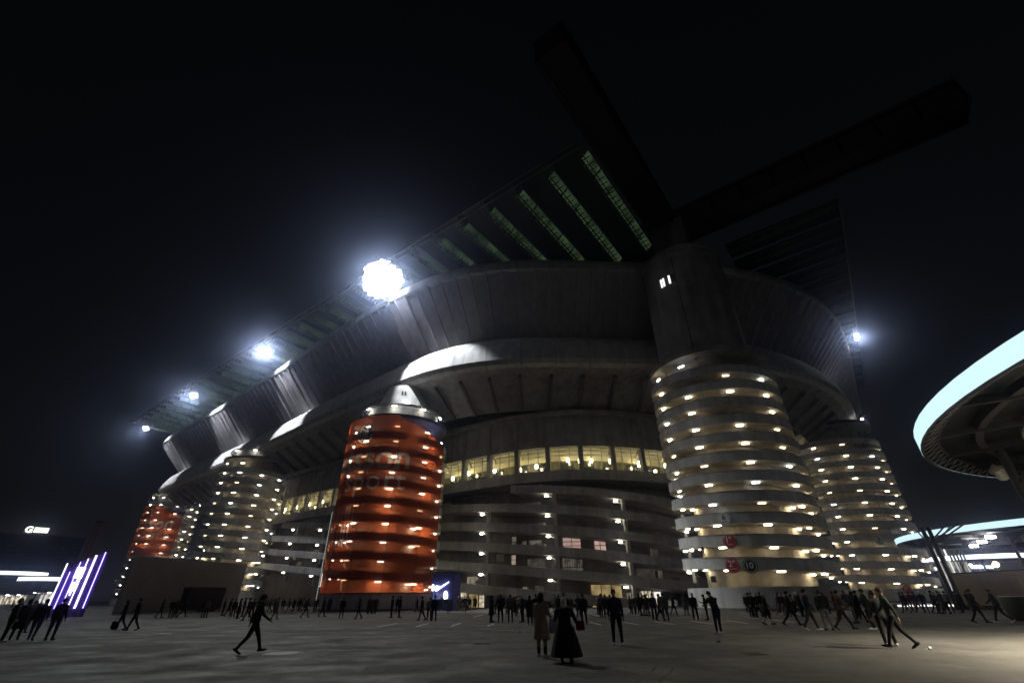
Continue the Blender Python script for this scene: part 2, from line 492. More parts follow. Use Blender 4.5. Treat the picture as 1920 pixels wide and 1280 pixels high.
t2, top2, f2, core2 = tower('pale unwrapped ramp tower between the two orange wrapped towers', polar(-30.2, 154), 9.3, 2.72, 2.2, 12, 12, lamp_half=100)
t1, top1, f1, core1 = tower('farthest left ramp tower half wrapped in orange above the grey hoarding', polar(-36.4, 240), 9.4, 2.85, 3.0, 12, 5, lamp_half=100, lamp=L_BAN)
t5, top5, f5, core5 = tower('rightmost ramp tower with glazed openings behind the round canopy', polar(36.4, 137), 9.5, 2.62, 3.2, 12, 14, posts=POST, lamp_half=100)
C3, C4 = Vector((*polar(-14.9, 86.5), 0)), Vector((*polar(26.2, 73.7), 0))

# caps above the ramps
def cone_cap(t, top, r, h, lampn=True):
    MB().lathe([(r * .80, top + .3), (r * .78, top + 2.6), (r * .66, top + 3.0), (r * .62, top + 3.05), (r * .36, top + h), (.0, top + h)], 48).build('conical_cap', CONC, t)
    MB().lathe([(r * .81, top + 2.5), (r * .84, top + 2.5), (r * .84, top + 2.95), (r * .81, top + 2.95)], 48, close=True).build('cap_cornice', CONC, t)
cone_cap(t3, top3, 9.2, 8.6); cone_cap(t2, top2, 9.3, 6.5); cone_cap(t1, top1, 9.4, 5.0)
for t, top, f, r in ((t3, top3, f3, 9.2), (t2, top2, f2, 9.3), (t1, top1, f1, 9.4)):
    for ph in (-52, -12, 28, 68):
        a = f + R(ph)
        h_ = MB().box((0, 0, .1), (.1, .45, .05)).build('lamp_housing', STEEL, t, (r * .86 * math.cos(a), r * .86 * math.sin(a), top + 2.3)); h_.rotation_euler.z = a
        MB().box((0, 0, 0), (.11, .4, .05)).build('lamp_tube', L_WHITE, h_)
    a = f + R(6)
    MB().box((0, 0, 0), (.12, .3, .16)).build('cap_lamp', L_WHITE, t, (r * .585 * math.cos(a), r * .585 * math.sin(a), top + 4.2)).rotation_euler.z = a
# tower 4: the drum rises through the upper stand to the roof girders
MB().lathe([(7.0, top4 + .3), (7.0, 55.2), (6.6, 56.6), (5.4, 57.4), (0, 57.6)], 56).build('drum', CONC2, t4)
MB().lathe([(7.01, 55), (7.18, 55), (7.18, 55.5), (7.01, 55.5)], 56, close=True).build('drum_ring', CONC2, t4)
a = f4 - R(8)
j_ = MB().box((0, 0, 0), (.07, .09, 10.5)).build('drum_joint', CONCD, t4, (6.98 * math.cos(a), 6.98 * math.sin(a), 43.6)); j_.rotation_euler.z = a
for ph, lit in ((-30, 1), (-26, 1), (-17, 1), (-13, 0), (-10, 0)):
    a = f4 + R(ph)
    o = MB().box((0, 0, 0), (.06, .16, .85)).build('slit_window', emit('slit_glow', (1, .95, .9), 1.6) if lit else GLASSD, t4, (7.0 * math.cos(a), 7.0 * math.sin(a), 49.5)); o.rotation_euler.z = a
for ph in (-20, 20):
    a = f3 + R(ph * .2 - 3)
    o = MB().box((0, 0, 0), (.06, .14, .6)).build('slit_window', GLASSD, t3, (4.4 * math.cos(a), 4.4 * math.sin(a), top3 + 6.2)); o.rotation_euler.z = a
# tower 5: railing and mast on the flat top
MB().lathe([(9.2, top5 + .56), (9.26, top5 + .56), (9.26, top5 + 1.35), (9.2, top5 + 1.35)], 56, close=True).build('top_railing', DARKST, t5)
a = f5 + R(62)
b = Vector((8.9 * math.cos(a), 8.9 * math.sin(a), top5 + .5))
MB().tube([b, b + Vector((0, 0, 1.6)), b + Vector((1.6, .2, 2.3))], .06).build('lamp_arm', STEEL, t5)
MB().box(b + Vector((0, -.2, 1.3)), (.16, .16, .14)).build('top_lamp', L_WHITE, t5)

# ------------------------------------------------------------------ printed banners on towers 3 and 1
ORANGE = scrim('orange_scrim', (.68, .13, .036), .22)
NAVY = scrim('navy_scrim', (.035, .05, .16), .3)
PRINT = scrim('white_print_scrim', (.80, .66, .60), .26, .6)
PRINTD = scrim('dark_print_scrim', (.03, .03, .06), .25)
def shell(r, a0, a1, zlo, zhi, n=40, zl2=None):
    mb = MB(); vs = []; fs = []; m = 14
    for i in range(n + 1):
        q = i / n; a = a0 + (a1 - a0) * q
        b = zlo + ((zl2 if zl2 is not None else zlo) - zlo) * q
        for k in range(m + 1): vs.append((r * math.cos(a), r * math.sin(a), b + (zhi - b) * k / m))
    for i in range(n):
        for k in range(m):
            o = i * (m + 1) + k; fs.append((o, o + m + 1, o + m + 2, o + 1))
    return mb.add(vs, fs, True)
def wrap(me, r, a_right, z, width=None):
    """bend flat lettering round the tower; its right end stands at angle a_right"""
    bm = bmesh.new(); bm.from_mesh(me)
    bmesh.ops.triangulate(bm, faces=bm.faces)
    for _ in range(3):
        es = [e for e in bm.edges if abs(e.verts[0].co.x - e.verts[1].co.x) > .8]
        if not es: break
        bmesh.ops.subdivide_edges(bm, edges=es, cuts=1); bmesh.ops.triangulate(bm, faces=bm.faces)
    xm = max(v.co.x for v in bm.verts)
    for v in bm.verts:
        a = a_right + (v.co.x - xm) / r
        v.co = Vector((r * math.cos(a), r * math.sin(a), z + v.co.y))
    bm.to_mesh(me); bm.free()
    return me
def banner(t, f, r, zlo, zhi, al, ar, s, zt, ar_txt, navy=True, emblem=True, cell=.16):
    """printed mesh: every cell of the cloth takes the colour printed there; s runs along the arc, to the right"""
    rr = r + .25
    S_ = lambda deg: R(deg) * rr
    s0, s1 = S_(al), S_(ar)
    nx, nz = int((s1 - s0) / cell), int((zhi - zlo) / cell)
    ink = [[0] * nz for _ in range(nx)]
    def fill(tri, v):
        (ax, ay), (bx, by), (cx, cy) = tri
        D = (by - cy) * (ax - cx) + (cx - bx) * (ay - cy)
        if abs(D) < 1e-9: return
        for i in range(max(0, int((min(ax, bx, cx) - s0) / cell)), min(nx, int((max(ax, bx, cx) - s0) / cell) + 1)):
            for j in range(max(0, int((min(ay, by, cy) - zlo) / cell)), min(nz, int((max(ay, by, cy) - zlo) / cell) + 1)):
                x, y = s0 + (i + .5) * cell, zlo + (j + .5) * cell
                p = ((by - cy) * (x - cx) + (cx - bx) * (y - cy)) / D; q = ((cy - ay) * (x - cx) + (ax - cx) * (y - cy)) / D
                if p >= -.02 and q >= -.02 and p + q <= 1.02: ink[i][j] = v
    def quad(x0, z0, x1, z1, v): fill(((x0, z0), (x1, z0), (x1, z1)), v); fill(((x0, z0), (x1, z1), (x0, z1)), v)
    def words(txt, size, thick, right, z, sp=1.0):
        me = text_mesh(txt, size, thick, 0, sp); me.calc_loop_triangles()
        xm = max(v.co.x for v in me.vertices); vs = [(v.co.x - xm + right, v.co.y + z) for v in me.vertices]
        for lt in me.loop_triangles: fill([vs[k] for k in lt.vertices], 1)
        bpy.data.meshes.remove(me)
    if navy:
        w_ = (s1 - s0) * .34
        for k in range(30):
            q = k / 29; x = s1 - w_ * (1 - q)
            quad(x, zhi - .9 - 3.8 * q ** 1.3, x + w_ / 28, zhi, 2)
    words('betsson', 9.3 * s, .17 * s, S_(ar_txt), zt)
    words('sport', 7.6 * s, .03 * s, S_(ar_txt - 2), zt - 5.6 * s, 1.12)
    if emblem:
        ec, zc = S_(ar_txt - 52), zhi - 3.3
        def ring(r0, r1, v):
            for k in range(48):
                a, b = 2 * math.pi * k / 48, 2 * math.pi * (k + 1) / 48
                P = [(ec + x * math.cos(y), zc + x * math.sin(y)) for x, y in ((r0, a), (r1, a), (r1, b), (r0, b))]
                fill(P[:3], v); fill((P[0], P[2], P[3]), v)
        ring(0, 1.75, 3); ring(1.5, 1.68, 1); ring(1.12, 1.26, 1)
        for x in (-.5, 0, .5): quad(ec + x - .1, zc - .8, ec + x + .1, zc + .8, 1)
        fill(((ec - .5, zc + .8), (ec - .3, zc + .8), (ec, zc - .5)), 1); fill(((ec + .5, zc + .8), (ec + .3, zc + .8), (ec, zc - .5)), 1)
        # tall condensed print at the left limb, seen edge-on
        for row, (z0, z1) in enumerate(((12.6, 14.8), (8.7, 12.0))):
            for k in range(10):
                x = S_(al + 38 + k * 5.0 - row * 3)
                quad(x, z0 + (k % 2) * .2, x + .22 + .25 * (k % 3 == 1), z1 - (k % 4 == 2) * .5, 1)
    n = 6
    for k in range(n):
        i0, i1 = nx * k // n, nx * (k + 1) // n
        vs = []; fs = []; mi = []; m = nz + 1
        for i in range(i0, i1 + 1):
            a = f + (s0 + i * cell) / rr
            puck = .05 * math.sin(9.0 * (i - i0) / max(1, i1 - i0) + k)          # the cloth billows a little between its ties
            for j in range(m):
                q = rr + puck * math.sin(math.pi * j / nz * 7) * (1 if i not in (i0, i1) else 0)
                vs.append((q * math.cos(a), q * math.sin(a), zlo + j * cell))
        for i in range(i1 - i0):
            for j in range(nz):
                o_ = i * m + j; fs.append((o_, o_ + m, o_ + m + 1, o_ + 1)); mi.append(ink[i0 + i][j])
        me = bpy.data.meshes.new('banner_panel'); me.from_pydata(vs, [], fs)
        for mm in (ORANGE, PRINT, NAVY, PRINTD): me.materials.append(mm)
        me.polygons.foreach_set('material_index', mi); me.polygons.foreach_set('use_smooth', [True] * len(fs)); me.update()
        put('banner_panel', me, None, t)
        a = f + (s0 + i0 * cell) / rr
        MB().bar(((rr + .04) * math.cos(a), (rr + .04) * math.sin(a), zlo), ((rr + .04) * math.cos(a), (rr + .04) * math.sin(a), zhi), .05).build('banner_seam', DARKST, t)
    for zz in (zlo, zhi):
        MB().lathe([(r + .2, zz - .05), (r + .32, zz - .05), (r + .32, zz + .05), (r + .2, zz + .05)], 60, close=True, a0=f + R(al), a1=f + R(ar)).build('banner_rail', DARKST, t)
banner(t3, f3, 9.2, 2.3, top3 + .1, -122, 62, .62 * 1.0, 20.6, 13)
z1a, z1b = AT(290, 1041, 231).z, AT(300, 946, 231).z
banner(t1, f1, 9.4, z1a, z1b, -122, 26, .66, z1a + (z1b - z1a) * .52, 8, True, False, .24)

# round gate signs on towers 4, 5 and 2
def disc_sign(t, f, r, px, py, cz, rad, face_m, ring_m, txt, txt_m, sub=None):
    # locate on the cylinder
    a = f; z = 5
    for _ in range(40):
        best = min((abs(PX((t.location.x + r * math.cos(f + R(q)), t.location.y + r * math.sin(f + R(q)), cz))[0] - px), q) for q in range(-80, 81, 2))
        break
    a = f + R(best[1])
    P_ = Vector((t.location.x + r * math.cos(a), t.location.y + r * math.sin(a), 0))
    z = AT(px, py, math.hypot(P_.x, P_.y)).z
    s = bpy.data.objects.new('gate_sign', None); COL.objects.link(s)
    o = MB().lathe([(0, .03), (rad * .96, .03), (rad, .0), (rad, -.05)], 36).build('gate_sign', face_m, t)
    bpy.data.objects.remove(s)
    nrm = Vector((math.cos(a), math.sin(a), 0))
    X = Vector((-math.sin(a), math.cos(a), 0))
    M = Matrix((X, Vector((0, 0, 1)), nrm)).transposed().to_4x4()
    o.matrix_local = Matrix.Translation((r + .07) * nrm + Vector((0, 0, z))) @ M
    ring = MB().lathe([(rad * .80, .034), (rad * .88, .034), (rad * .88, .045), (rad * .80, .045)], 36, close=True).build('sign_ring', ring_m, o)
    me = text_mesh(txt, rad * 1.15, rad * .02)
    xs = [v.co.x for v in me.vertices]; cx = (min(xs) + max(xs)) / 2
    tm = put('sign_figure', me, txt_m, o); tm.location = (-cx, -rad * .32 + (rad * .2 if sub else 0), .05)
    if sub:
        for k in range(sub): MB().box(((k - (sub - 1) / 2) * rad * .22, -rad * .42, .045), (rad * .08, rad * .05, .008)).build('sign_line', txt_m, o)
disc_sign(t4, f4, 9.3, 1352, 973, 11, .80, WHITEP, mat('sign_grey', (.5, .5, .5)), '6', BLACKP, 4)
disc_sign(t4, f4, 9.3, 1364, 1015, 8, .78, REDP, mat('sign_pink', (.6, .25, .28)), '1°', WHITEP, 4)
disc_sign(t4, f4, 9.3, 1374, 1060, 4.5, .80, REDP, MATS['sign_pink'], '2°', WHITEP, 5)
disc_sign(t4, f4, 9.3, 1409, 1060, 4.5, .80, BLACKP, WHITEP, '10', WHITEP)
disc_sign(t5, f5, 9.5, 1660, 1013, 8, .85, MATS['sign_grey'], WHITEP, '7', BLACKP, 3)
disc_sign(t5, f5, 9.5, 1700, 1104, 2.4, .8, REDP, MATS['sign_pink'], '1°', WHITEP)
disc_sign(t2, f2, 9.3, 397, 1046, 6, .85, WHITEP, MATS['sign_grey'], '8', BLACKP)
b_ = MB().box((0, 0, 0), (.04, .34, .34)).build('warning_plate', BLACKP, t4); a = f4 - R(33)
b_.location = (9.36 * math.cos(a), 9.36 * math.sin(a), 3.3); b_.rotation_euler.z = a
b_ = MB().box((0, 0, 0), (.04, 1.3, .55)).build('notice_board', WHITEP, t4); a = f4 + R(12)
b_.location = (9.40 * math.cos(a), 9.40 * math.sin(a), 1.15); b_.rotation_euler.z = a

# ------------------------------------------------------------------ upper stand
us = thing('upper_stand', 'dark ribbed upper stand overhanging the towers, with pale curved lower fascia', 'stand', W(100, 0, 0))
def up(o): o.parent = us; o.location = -us.location; return o
S0, S1 = 6, UPPER.len - 6
def segs_(path, prof, name, m, L, g=.07):
    n = int((S1 - S0) / L)
    for i in range(n):
        a = S0 + (S1 - S0) * i / n; b = a + (S1 - S0) / n - g
        up(loft(path, a, b, 1.6, prof).build(name, m))
segs_(UPPER, [(-9.0, 39.2), (.6, 38.9), (1.6, 39.2), (2.0, 40.0), (1.5, 42.2), (.2, 44.6), (-2.0, 46.8), (-3.6, 47.8)], 'lower_fascia', FASCIA, 6.4)
segs_(UPPER, [(5.6, 57.6), (6.35, 57.8), (6.5, 58.4), (6.2, 59.7), (5.2, 60.9), (4.2, 61.1), (.5, 61.1)], 'rim_coping', FASCIA, 8.5)
up(loft(UPPER, S0, S1, 3.0, [(1.0, 39.1), (.2, 44.3), (-3.8, 47.6)]).build('fascia_core', CONCD))
up(loft(UPPER, S0, S1, 2.0, [(-4.0, 47.4), (5.3, 58.2)]).build('backing_wall', CONCD))
pw = 2.85; n = int((S1 - S0) / pw)
for i in range(n):
    a = S0 + i * (S1 - S0) / n; b = a + (S1 - S0) / n - .10
    pr = .06 + .10 * ((i * 7919) % 5) / 4
    tilt = .55 if i % 2 else .30
    v = []
    for s_, o_ in ((a, tilt), (b, 0)):
        for off, z in ((-3.7, 47.6), (5.55, 58.1)):
            v += [UPPER.w(s_, off - .05, z), UPPER.w(s_, off + pr + o_ + .12, z - .04)]
    mb = MB().add(v, [(0, 1, 3, 2), (4, 6, 7, 5), (1, 5, 7, 3), (0, 4, 5, 1), (2, 3, 7, 6)])
    up(mb.build('wall_panel', PANEL))
    D_, N_, Z_ = UPPER.frame(a); q0, q1 = UPPER.w(a - .1, -3.45, 47.7), UPPER.w(a - .1, 5.9, 58.0)
    up(MB().bar(q0, q1, .42, 1.0).build('wall_rib', PANEL))
# soffit under the stand, stepping back to the second ring
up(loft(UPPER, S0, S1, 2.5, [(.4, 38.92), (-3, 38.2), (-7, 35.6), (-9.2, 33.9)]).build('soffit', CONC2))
for i in range(0, int((S1 - S0) / 6.2)):
    s_ = S0 + 3 + i * 6.2
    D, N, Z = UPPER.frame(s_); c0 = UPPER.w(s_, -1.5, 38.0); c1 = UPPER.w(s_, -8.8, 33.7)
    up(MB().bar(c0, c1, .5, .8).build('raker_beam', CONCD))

# ------------------------------------------------------------------ second ring: sloping ramps and the lit gallery
rf = thing('ramp_facade', 'dark concrete stadium facade of sloping ramps under a lit yellow gallery', 'facade', W(60, 10, 0))
def rp(o): o.parent = rf; o.location = -rf.location; return o
Q0, Q1 = 30, RING2.len - 12
rp(loft(RING2, Q0, Q1, 2.5, [(-3, 38.5), (-3, 33.4), (.0, 33.4)]).build('upper_wall', CONCD))
rp(loft(RING2, Q0, Q1, 2.5, [(-.2, 32.6), (1.1, 32.6), (1.3, 33.0), (1.3, 33.5), (-.2, 33.5)], True).build('cornice', CONC2))
rp(loft(RING2, Q0, Q1, 2.5, [(-.05, 32.6), (-.05, 26.6), (-1.2, 26.6)]).build('frieze_wall', CONC2))
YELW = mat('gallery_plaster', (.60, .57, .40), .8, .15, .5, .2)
rp(loft(RING2, Q0, Q1, 2.5, [(-1.2, 26.65), (-8.2, 28.4)]).build('gallery_ceiling', YELW))
rp(loft(RING2, Q0, Q1, 2.5, [(-8, 28.4), (-8, 25.9)]).build('gallery_wall', YELW))
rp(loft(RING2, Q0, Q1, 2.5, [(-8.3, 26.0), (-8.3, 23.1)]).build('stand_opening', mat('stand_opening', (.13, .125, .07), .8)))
rp(loft(RING2, Q0, Q1, 2.5, [(-7.9, 23.2), (-7.9, 20.8)]).build('gallery_dado', mat('dado_white', (.6, .6, .55), .7)))
rp(loft(RING2, Q0, Q1, 2.5, [(-8.6, 21.0), (.0, 21.0), (.0, 20.2), (-8.6, 20.2)], True).build('gallery_floor', CONCD))
for z, o_ in ((26.6, -1.6), (26.1, -2.2), (25.6, -3.2), (26.9, -4.6)):
    rp(loft(RING2, Q0, Q1, 2.5, [(o_, z), (o_ - .18, z), (o_ - .18, z + .32), (o_, z + .32)], True).build('gallery_slat', CONC))
rp(loft(RING2, Q0, Q1, 2.0, [(.0, 20.2), (.28, 20.2), (.28, 22.05), (.0, 22.05)], True).build('gallery_parapet', CONC2))
sA = RING2.s_px(1090, 24)
bay = 6.35
k0 = int((Q0 - sA) / bay); k1 = int((Q1 - sA) / bay)
GLAMP = MB().box((0, 0, 0), (.22, .16, .34)).mesh('gallery_lamp'); GLAMP.materials.append(L_YEL)
for k in range(k0 + 1, k1):
    s_ = sA + k * bay
    fr = RING2.frame(s_)
    rp(MB().box(RING2.w(s_, -.45, 26.9), (.42, .5, 6.2), fr).build('column', CONC2))
    rp(MB().bar(RING2.w(s_ + .1, -1, 27.0), RING2.w(s_ + .1, -2.6, 25.3), .25, .5).build('bracket', CONCW))
    rp(MB().box(RING2.w(s_ + bay * .5, -8.15, 24.6), (bay * .22, .1, 1.0), fr).build('vomitory', GLASSD))
    ang = math.atan2(fr[0].y, fr[0].x)
    for q_ in (.34, .67): rp(MB().box(RING2.w(s_ + bay * q_, -.9, 23.8), (.06, .06, 2.8), RING2.frame(s_ + bay * q_)).build('mullion', CONC2))
    if random.random() < .93:
        o = put('gallery_lamp', GLAMP, None, rf, RING2.w(s_ - .2, -1.2, 24.0) - rf.location, ang)
    o = put('gallery_lamp', GLAMP, None, rf, RING2.w(s_ + random.uniform(.8, 4.6), -6.6, 24.4 + random.uniform(-.3, 1.4)) - rf.location, ang)
# ramps
s31 = RING2.s_px(1030, 15)
slope = .088
BPROF = [(.0, 0), (.30, -.02), (.30, 1.42), (.12, 1.46), (.12, .3), (-5.6, .3), (-5.6, .02)]
decks = []
for k in range(-8, 6):
    z0 = 18.0 - 3.42 * k
    # ramp exists only where it lies under the gallery and above the ground
    sa = max(Q0, s31 + (z0 - 18.65) / slope); sb = min(Q1, s31 + (z0 + .6) / slope)
    if sb - sa < 4: continue
    rp(loft(RING2, sa, sb, 2.5, BPROF, True, lambda t, z0=z0: z0 - slope * (t - s31)).build('ramp', CONC2))
    decks.append((z0, sa, sb))
rp(loft(RING2, Q0, Q1, 2.5, [(-5.4, 20.2), (-5.4, 0)]).build('back_wall', CONCD))
BRK = MB().box((0, 0, 0), (.28, .16, .12)).mesh('bracket_lamp'); BRK.materials.append(emit('bracket_lamp', (1, .88, .62), 30))
lampcols = [RING2.s_px(905, 14), s31, RING2.s_px(1165, 14)]
gap = (lampcols[2] - lampcols[0]) / 2
sl = [s for s in lampcols] + [lampcols[0] - gap * q for q in range(1, 11)] + [lampcols[2] + gap * q for q in range(1, 6)]
for s_ in sl:
    fr = RING2.frame(s_); ang = math.atan2(fr[0].y, fr[0].x)
    for z0, sa, sb in decks:
        if not sa < s_ < sb: continue
        z = z0 - slope * (s_ - s31)
        if z < 2.6: continue
        rp(MB().box(RING2.w(s_ + .9, -.75, max(0, z - 1.2)), (.28, .35, 1.2), fr).build('ramp_pillar', CONC2))
        rp(MB().bar(RING2.w(s_ + .9, -.9, z - .75), RING2.w(s_ - .5, -.9, z - .2), .16, .22).build('lamp_bracket', CONC2))
        put('bracket_lamp', BRK, None, rf, RING2.w(s_ - .55, -.55, z - .33) - rf.location, ang)
# pillars at ground level, shop windows, doors and barred windows in the back wall
def pane(px, py, w, h, m, off=-5.3, name='window', bars=0, rows=0, lo=None, hi=None):
    t, z = RING2.hit(px, py, off, lo, hi)
    fr = RING2.frame(t); c = RING2.w(t, off, z)
    o = rp(MB().box(c, (w / 2, .06, h / 2), fr).build(name, m))
    N = fr[1]
    for i in range(bars + 1):
        if bars: MB().box(c + fr[0] * (w * (i / bars - .5)) + N * .1, (.05, .06, h / 2 + .05), fr).build('bar', BLACKP, o)
    for i in range(rows + 1):
        if rows: MB().box(c + Vector((0, 0, h * (i / rows - .5))) + N * .12, (w / 2 + .06, .05, .05), fr).build('glazing_bar', BLACKP, o)
    return o
WPINK = glow_panel('pink_window', (1.0, .66, .55), .55, .8, .7)
WDIM = glow_panel('dim_window', (1.0, .85, .66), .16, 1.2, .2)
WBRI = glow_panel('bright_window', (1.0, .86, .60), .9, 1.5, .3)
WYEL = glow_panel('yellow_shop', (1.0, .74, .32), .34, .6, .4)
pane(1072, 1019, 3.3, 2.1, WPINK, bars=2, rows=3)
pane(1125, 1022, 2.2, 1.9, WPINK, bars=2, rows=2)
pane(964, 1016, .9, 2.0, WDIM, rows=2); pane(963, 1049, .8, 1.7, glow_panel('flat_window', (1, .8, .6), .4, 1, .6), rows=2)
pane(1004, 1018, 2.4, 1.0, WDIM); pane(983, 1018, .8, .7, WDIM)
pane(1074, 1063, 3.6, 3.0, WDIM, bars=12, rows=2); pane(1006, 1062, 3.4, 2.6, WDIM, bars=14)
pane(1226, 1027, 1.5, 1.0, WBRI, bars=8); pane(1228, 1040, 1.5, 1.0, WBRI, bars=8)
pane(1214, 1082, 4.5, 3.0, WDIM, bars=18, rows=1); pane(1236, 1084, 1.6, 2.4, WBRI, bars=8); pane(1268, 1094, 1.6, 2.0, WDIM, bars=8)
pane(886, 1095, 2.6, 2.6, WBRI, bars=10); pane(904, 1100, 3.0, 2.4, WDIM, bars=12); pane(1040, 1066, 1.4, 3.0, WDIM, bars=8)
pane(938, 1044, 1.6, 1.6, WDIM, bars=8); pane(985, 1106, .9, 1.0, WBRI, bars=4); pane(1012, 1106, 1.6, 1.4, WDIM, bars=8)
pane(1138, 1117, 5.6, 3.6, WYEL, name='shop_front', bars=3, rows=1)
pane(1190, 1128, 3.0, 2.8, glow_panel('doorway', (1, .82, .55), .22, 2, .2), name='doorway', bars=6)
pane(1213, 1126, 2.2, 3.0, WBRI, name='doorway', bars=3); pane(1234, 1127, 1.7, 3.0, glow_panel('white_doorway', (1, .93, .84), 1.2, .5, .8), name='doorway', bars=1)
pane(1262, 1132, 2.0, 1.2, WDIM, name='doorway')
pane(888, 1130, 2.4, 3.0, WYEL, name='doorway', bars=1); pane(903, 1131, 1.0, 2.8, WBRI, name='doorway', rows=1)
pane(870, 1112, 1.6, 2.2, WBRI, name='doorway', bars=1)
# clutter stored on the ramps: pale folded barriers and tarpaulins
TARP = mat('tarpaulin', (.5, .47, .42), .7, .25, 4, .4)
for px, py, w in ((1000, 911, 3.6), (1000, 944, 2.6), (1010, 982, 2.4), (836, 945, 2.6), (1008, 1021, 2.8)):
    t, z = RING2.hit(px, py, -.5); fr = RING2.frame(t)
    mb = MB(); c = RING2.w(t, -.35, z)
    for q in range(5): mb.box(c + fr[0] * (w * (q / 5 - .4)) + Vector((0, 0, random.uniform(-.05, .05))), (w * .11, .3, random.uniform(.05, .16)), fr)
    rp(mb.build('folded_tarpaulin', TARP))
# T2-T3 bay: a handful of dim lights
for px, py in ((560, 1062), (552, 1040), (590, 1040)):
    pane(px, py, 2.2, 2.4, WDIM, bars=3)

# ------------------------------------------------------------------ roof: lattice trusses, strips glowing in place of pitch light, girders
roof = thing('stadium_roof', 'dark louvred stadium roof with green lit lattice trusses overhanging the stand', 'roof', W(60, -15, 60))
def rt(o): o.parent = roof; o.location = -roof.location; return o
PITCHGLOW = glow_panel('pitch_glow', (.44, .74, .35), .075, .35, .30)  # emissive strips stand in for pitch light on the roof underside
TRUSS = mat('truss_steel', (.10, .12, .09), .5, .2, 2, 0, .2)
def rz(v): return 62.0 - (v + 31) * .035
for i, u in enumerate([4.6 + 6.45 * q for q in range(0, 32)]):
    v0, v1 = -31.0, -2.0 if u < 20 else -10.0
    mb = MB(); nseg = 24
    d = (v1 - v0) / nseg
    near = u < 110
    for q in range(nseg):
        a, b = v0 + d * q, v0 + d * (q + 1)
        za, zb = rz(a), rz(b)
        for du in (-.45, .45):
            mb.bar(W(u + du, a, za), W(u + du, b, zb), .14)
            if near: mb.bar(W(u + du, a, za), W(u + du * .2, (a + b) / 2, (za + zb) / 2 + 1.5), .09); mb.bar(W(u + du * .2, (a + b) / 2, (za + zb) / 2 + 1.5), W(u + du, b, zb), .09)
        mb.bar(W(u, a, za + 1.6), W(u, b, zb + 1.6), .16)
        mb.bar(W(u - 1.3, a, za + .05), W(u + .45, a, za + .05), .13)
        mb.bar(W(u + .45, a, za), W(u, a, za + 1.6), .10)
        if near: mb.bar(W(u - .45, a, za), W(u + .45, b, zb), .07)
    rt(mb.build('roof_truss', TRUSS))
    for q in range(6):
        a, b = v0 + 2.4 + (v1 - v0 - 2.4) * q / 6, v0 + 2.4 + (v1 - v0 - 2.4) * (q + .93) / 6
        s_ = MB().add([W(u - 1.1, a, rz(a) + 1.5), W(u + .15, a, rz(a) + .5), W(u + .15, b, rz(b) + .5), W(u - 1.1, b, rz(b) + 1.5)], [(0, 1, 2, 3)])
        rt(s_.build('truss_glow', PITCHGLOW))
    mb = MB()
    for q in range(7):
        a, b = v0 + (v1 - v0) * q / 7, v0 + (v1 - v0) * (q + 1) / 7
        mb.add([W(u + .4, a, rz(a) + 1.9), W(u + 5.1, a, rz(a) + 1.9), W(u + 5.1, b, rz(b) + 1.72), W(u + .4, b, rz(b) + 1.72)], [(0, 1, 2, 3)])
    rt(mb.build('roof_panel', ROOFP))
# short side overhang
for v in [8 + 6.6 * q for q in range(0, 16)]:
    mb = MB(); 
    for du in (-.4, .4): mb.bar(W(-27.5, v + du, 62), W(-8, v + du, 61), .14)
    mb.bar(W(-27.5, v, 63.6), W(-8, v, 62.6), .16)
    for q in range(9):
        a, b = -27.5 + 19.5 * q / 9, -27.5 + 19.5 * (q + 1) / 9
        mb.bar(W(a, v - .4, 62), W((a + b) / 2, v, 63.4), .09); mb.bar(W((a + b) / 2, v, 63.4), W(b, v + .4, 62), .09)
    rt(mb.build('roof_truss', TRUSS))
    mb = MB()
    for q in range(5):
        a, b = -27.5 + 19.5 * q / 5, -27.5 + 19.5 * (q + .9) / 5
        mb.box((W(a, v + 3.3, 64) + W(b, v + 3.3, 64)) / 2, (2.0, 2.6, .12), (Vector((UA.x, UA.y, 0)), Vector((VA.x, VA.y, 0)), Vector((0, 0, 1))))
    rt(mb.build('roof_panel', ROOFP))
mb = MB(); mb.bar(W(3.5, -31, 62.0), W(206, -31, 62.0), .22, .35); mb.bar(W(3.5, -31, 63.6), W(206, -31, 63.6), .2)
rt(mb.build('edge_beam', TRUSS))
mb = MB(); mb.bar(W(-27.5, 6, 62.0), W(-27.5, 112, 62.0), .22, .35)
rt(mb.build('edge_beam', TRUSS))
def girder(label, a, b, w, z0, z1):
    g = thing('roof_girder', label, 'girder', (Vector(a) + Vector(b)) / 2, 0, 'red roof girders')
    a, b = Vector(a) - g.location, Vector(b) - g.location
    d = (b - a); L = d.length; D = d.normalized(); N = Vector((-D.y, D.x, 0)); n = int(L / 5.2)
    for sN, z in ((-1, z0), (1, z0), (-1, z1), (1, z1)):
        off = N * (w / 2 * sN)
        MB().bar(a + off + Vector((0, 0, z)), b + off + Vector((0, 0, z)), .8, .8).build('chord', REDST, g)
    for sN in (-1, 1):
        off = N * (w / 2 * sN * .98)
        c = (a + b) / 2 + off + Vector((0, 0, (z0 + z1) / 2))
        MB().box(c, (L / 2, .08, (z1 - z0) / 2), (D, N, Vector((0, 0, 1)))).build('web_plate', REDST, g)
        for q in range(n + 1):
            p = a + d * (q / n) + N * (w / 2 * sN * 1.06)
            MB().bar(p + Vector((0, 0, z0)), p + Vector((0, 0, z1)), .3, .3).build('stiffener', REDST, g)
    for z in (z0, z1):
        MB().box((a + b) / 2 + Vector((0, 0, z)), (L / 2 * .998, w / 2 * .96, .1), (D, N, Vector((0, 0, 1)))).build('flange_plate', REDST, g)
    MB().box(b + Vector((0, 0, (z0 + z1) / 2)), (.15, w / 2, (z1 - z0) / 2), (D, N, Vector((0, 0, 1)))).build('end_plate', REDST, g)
    return g
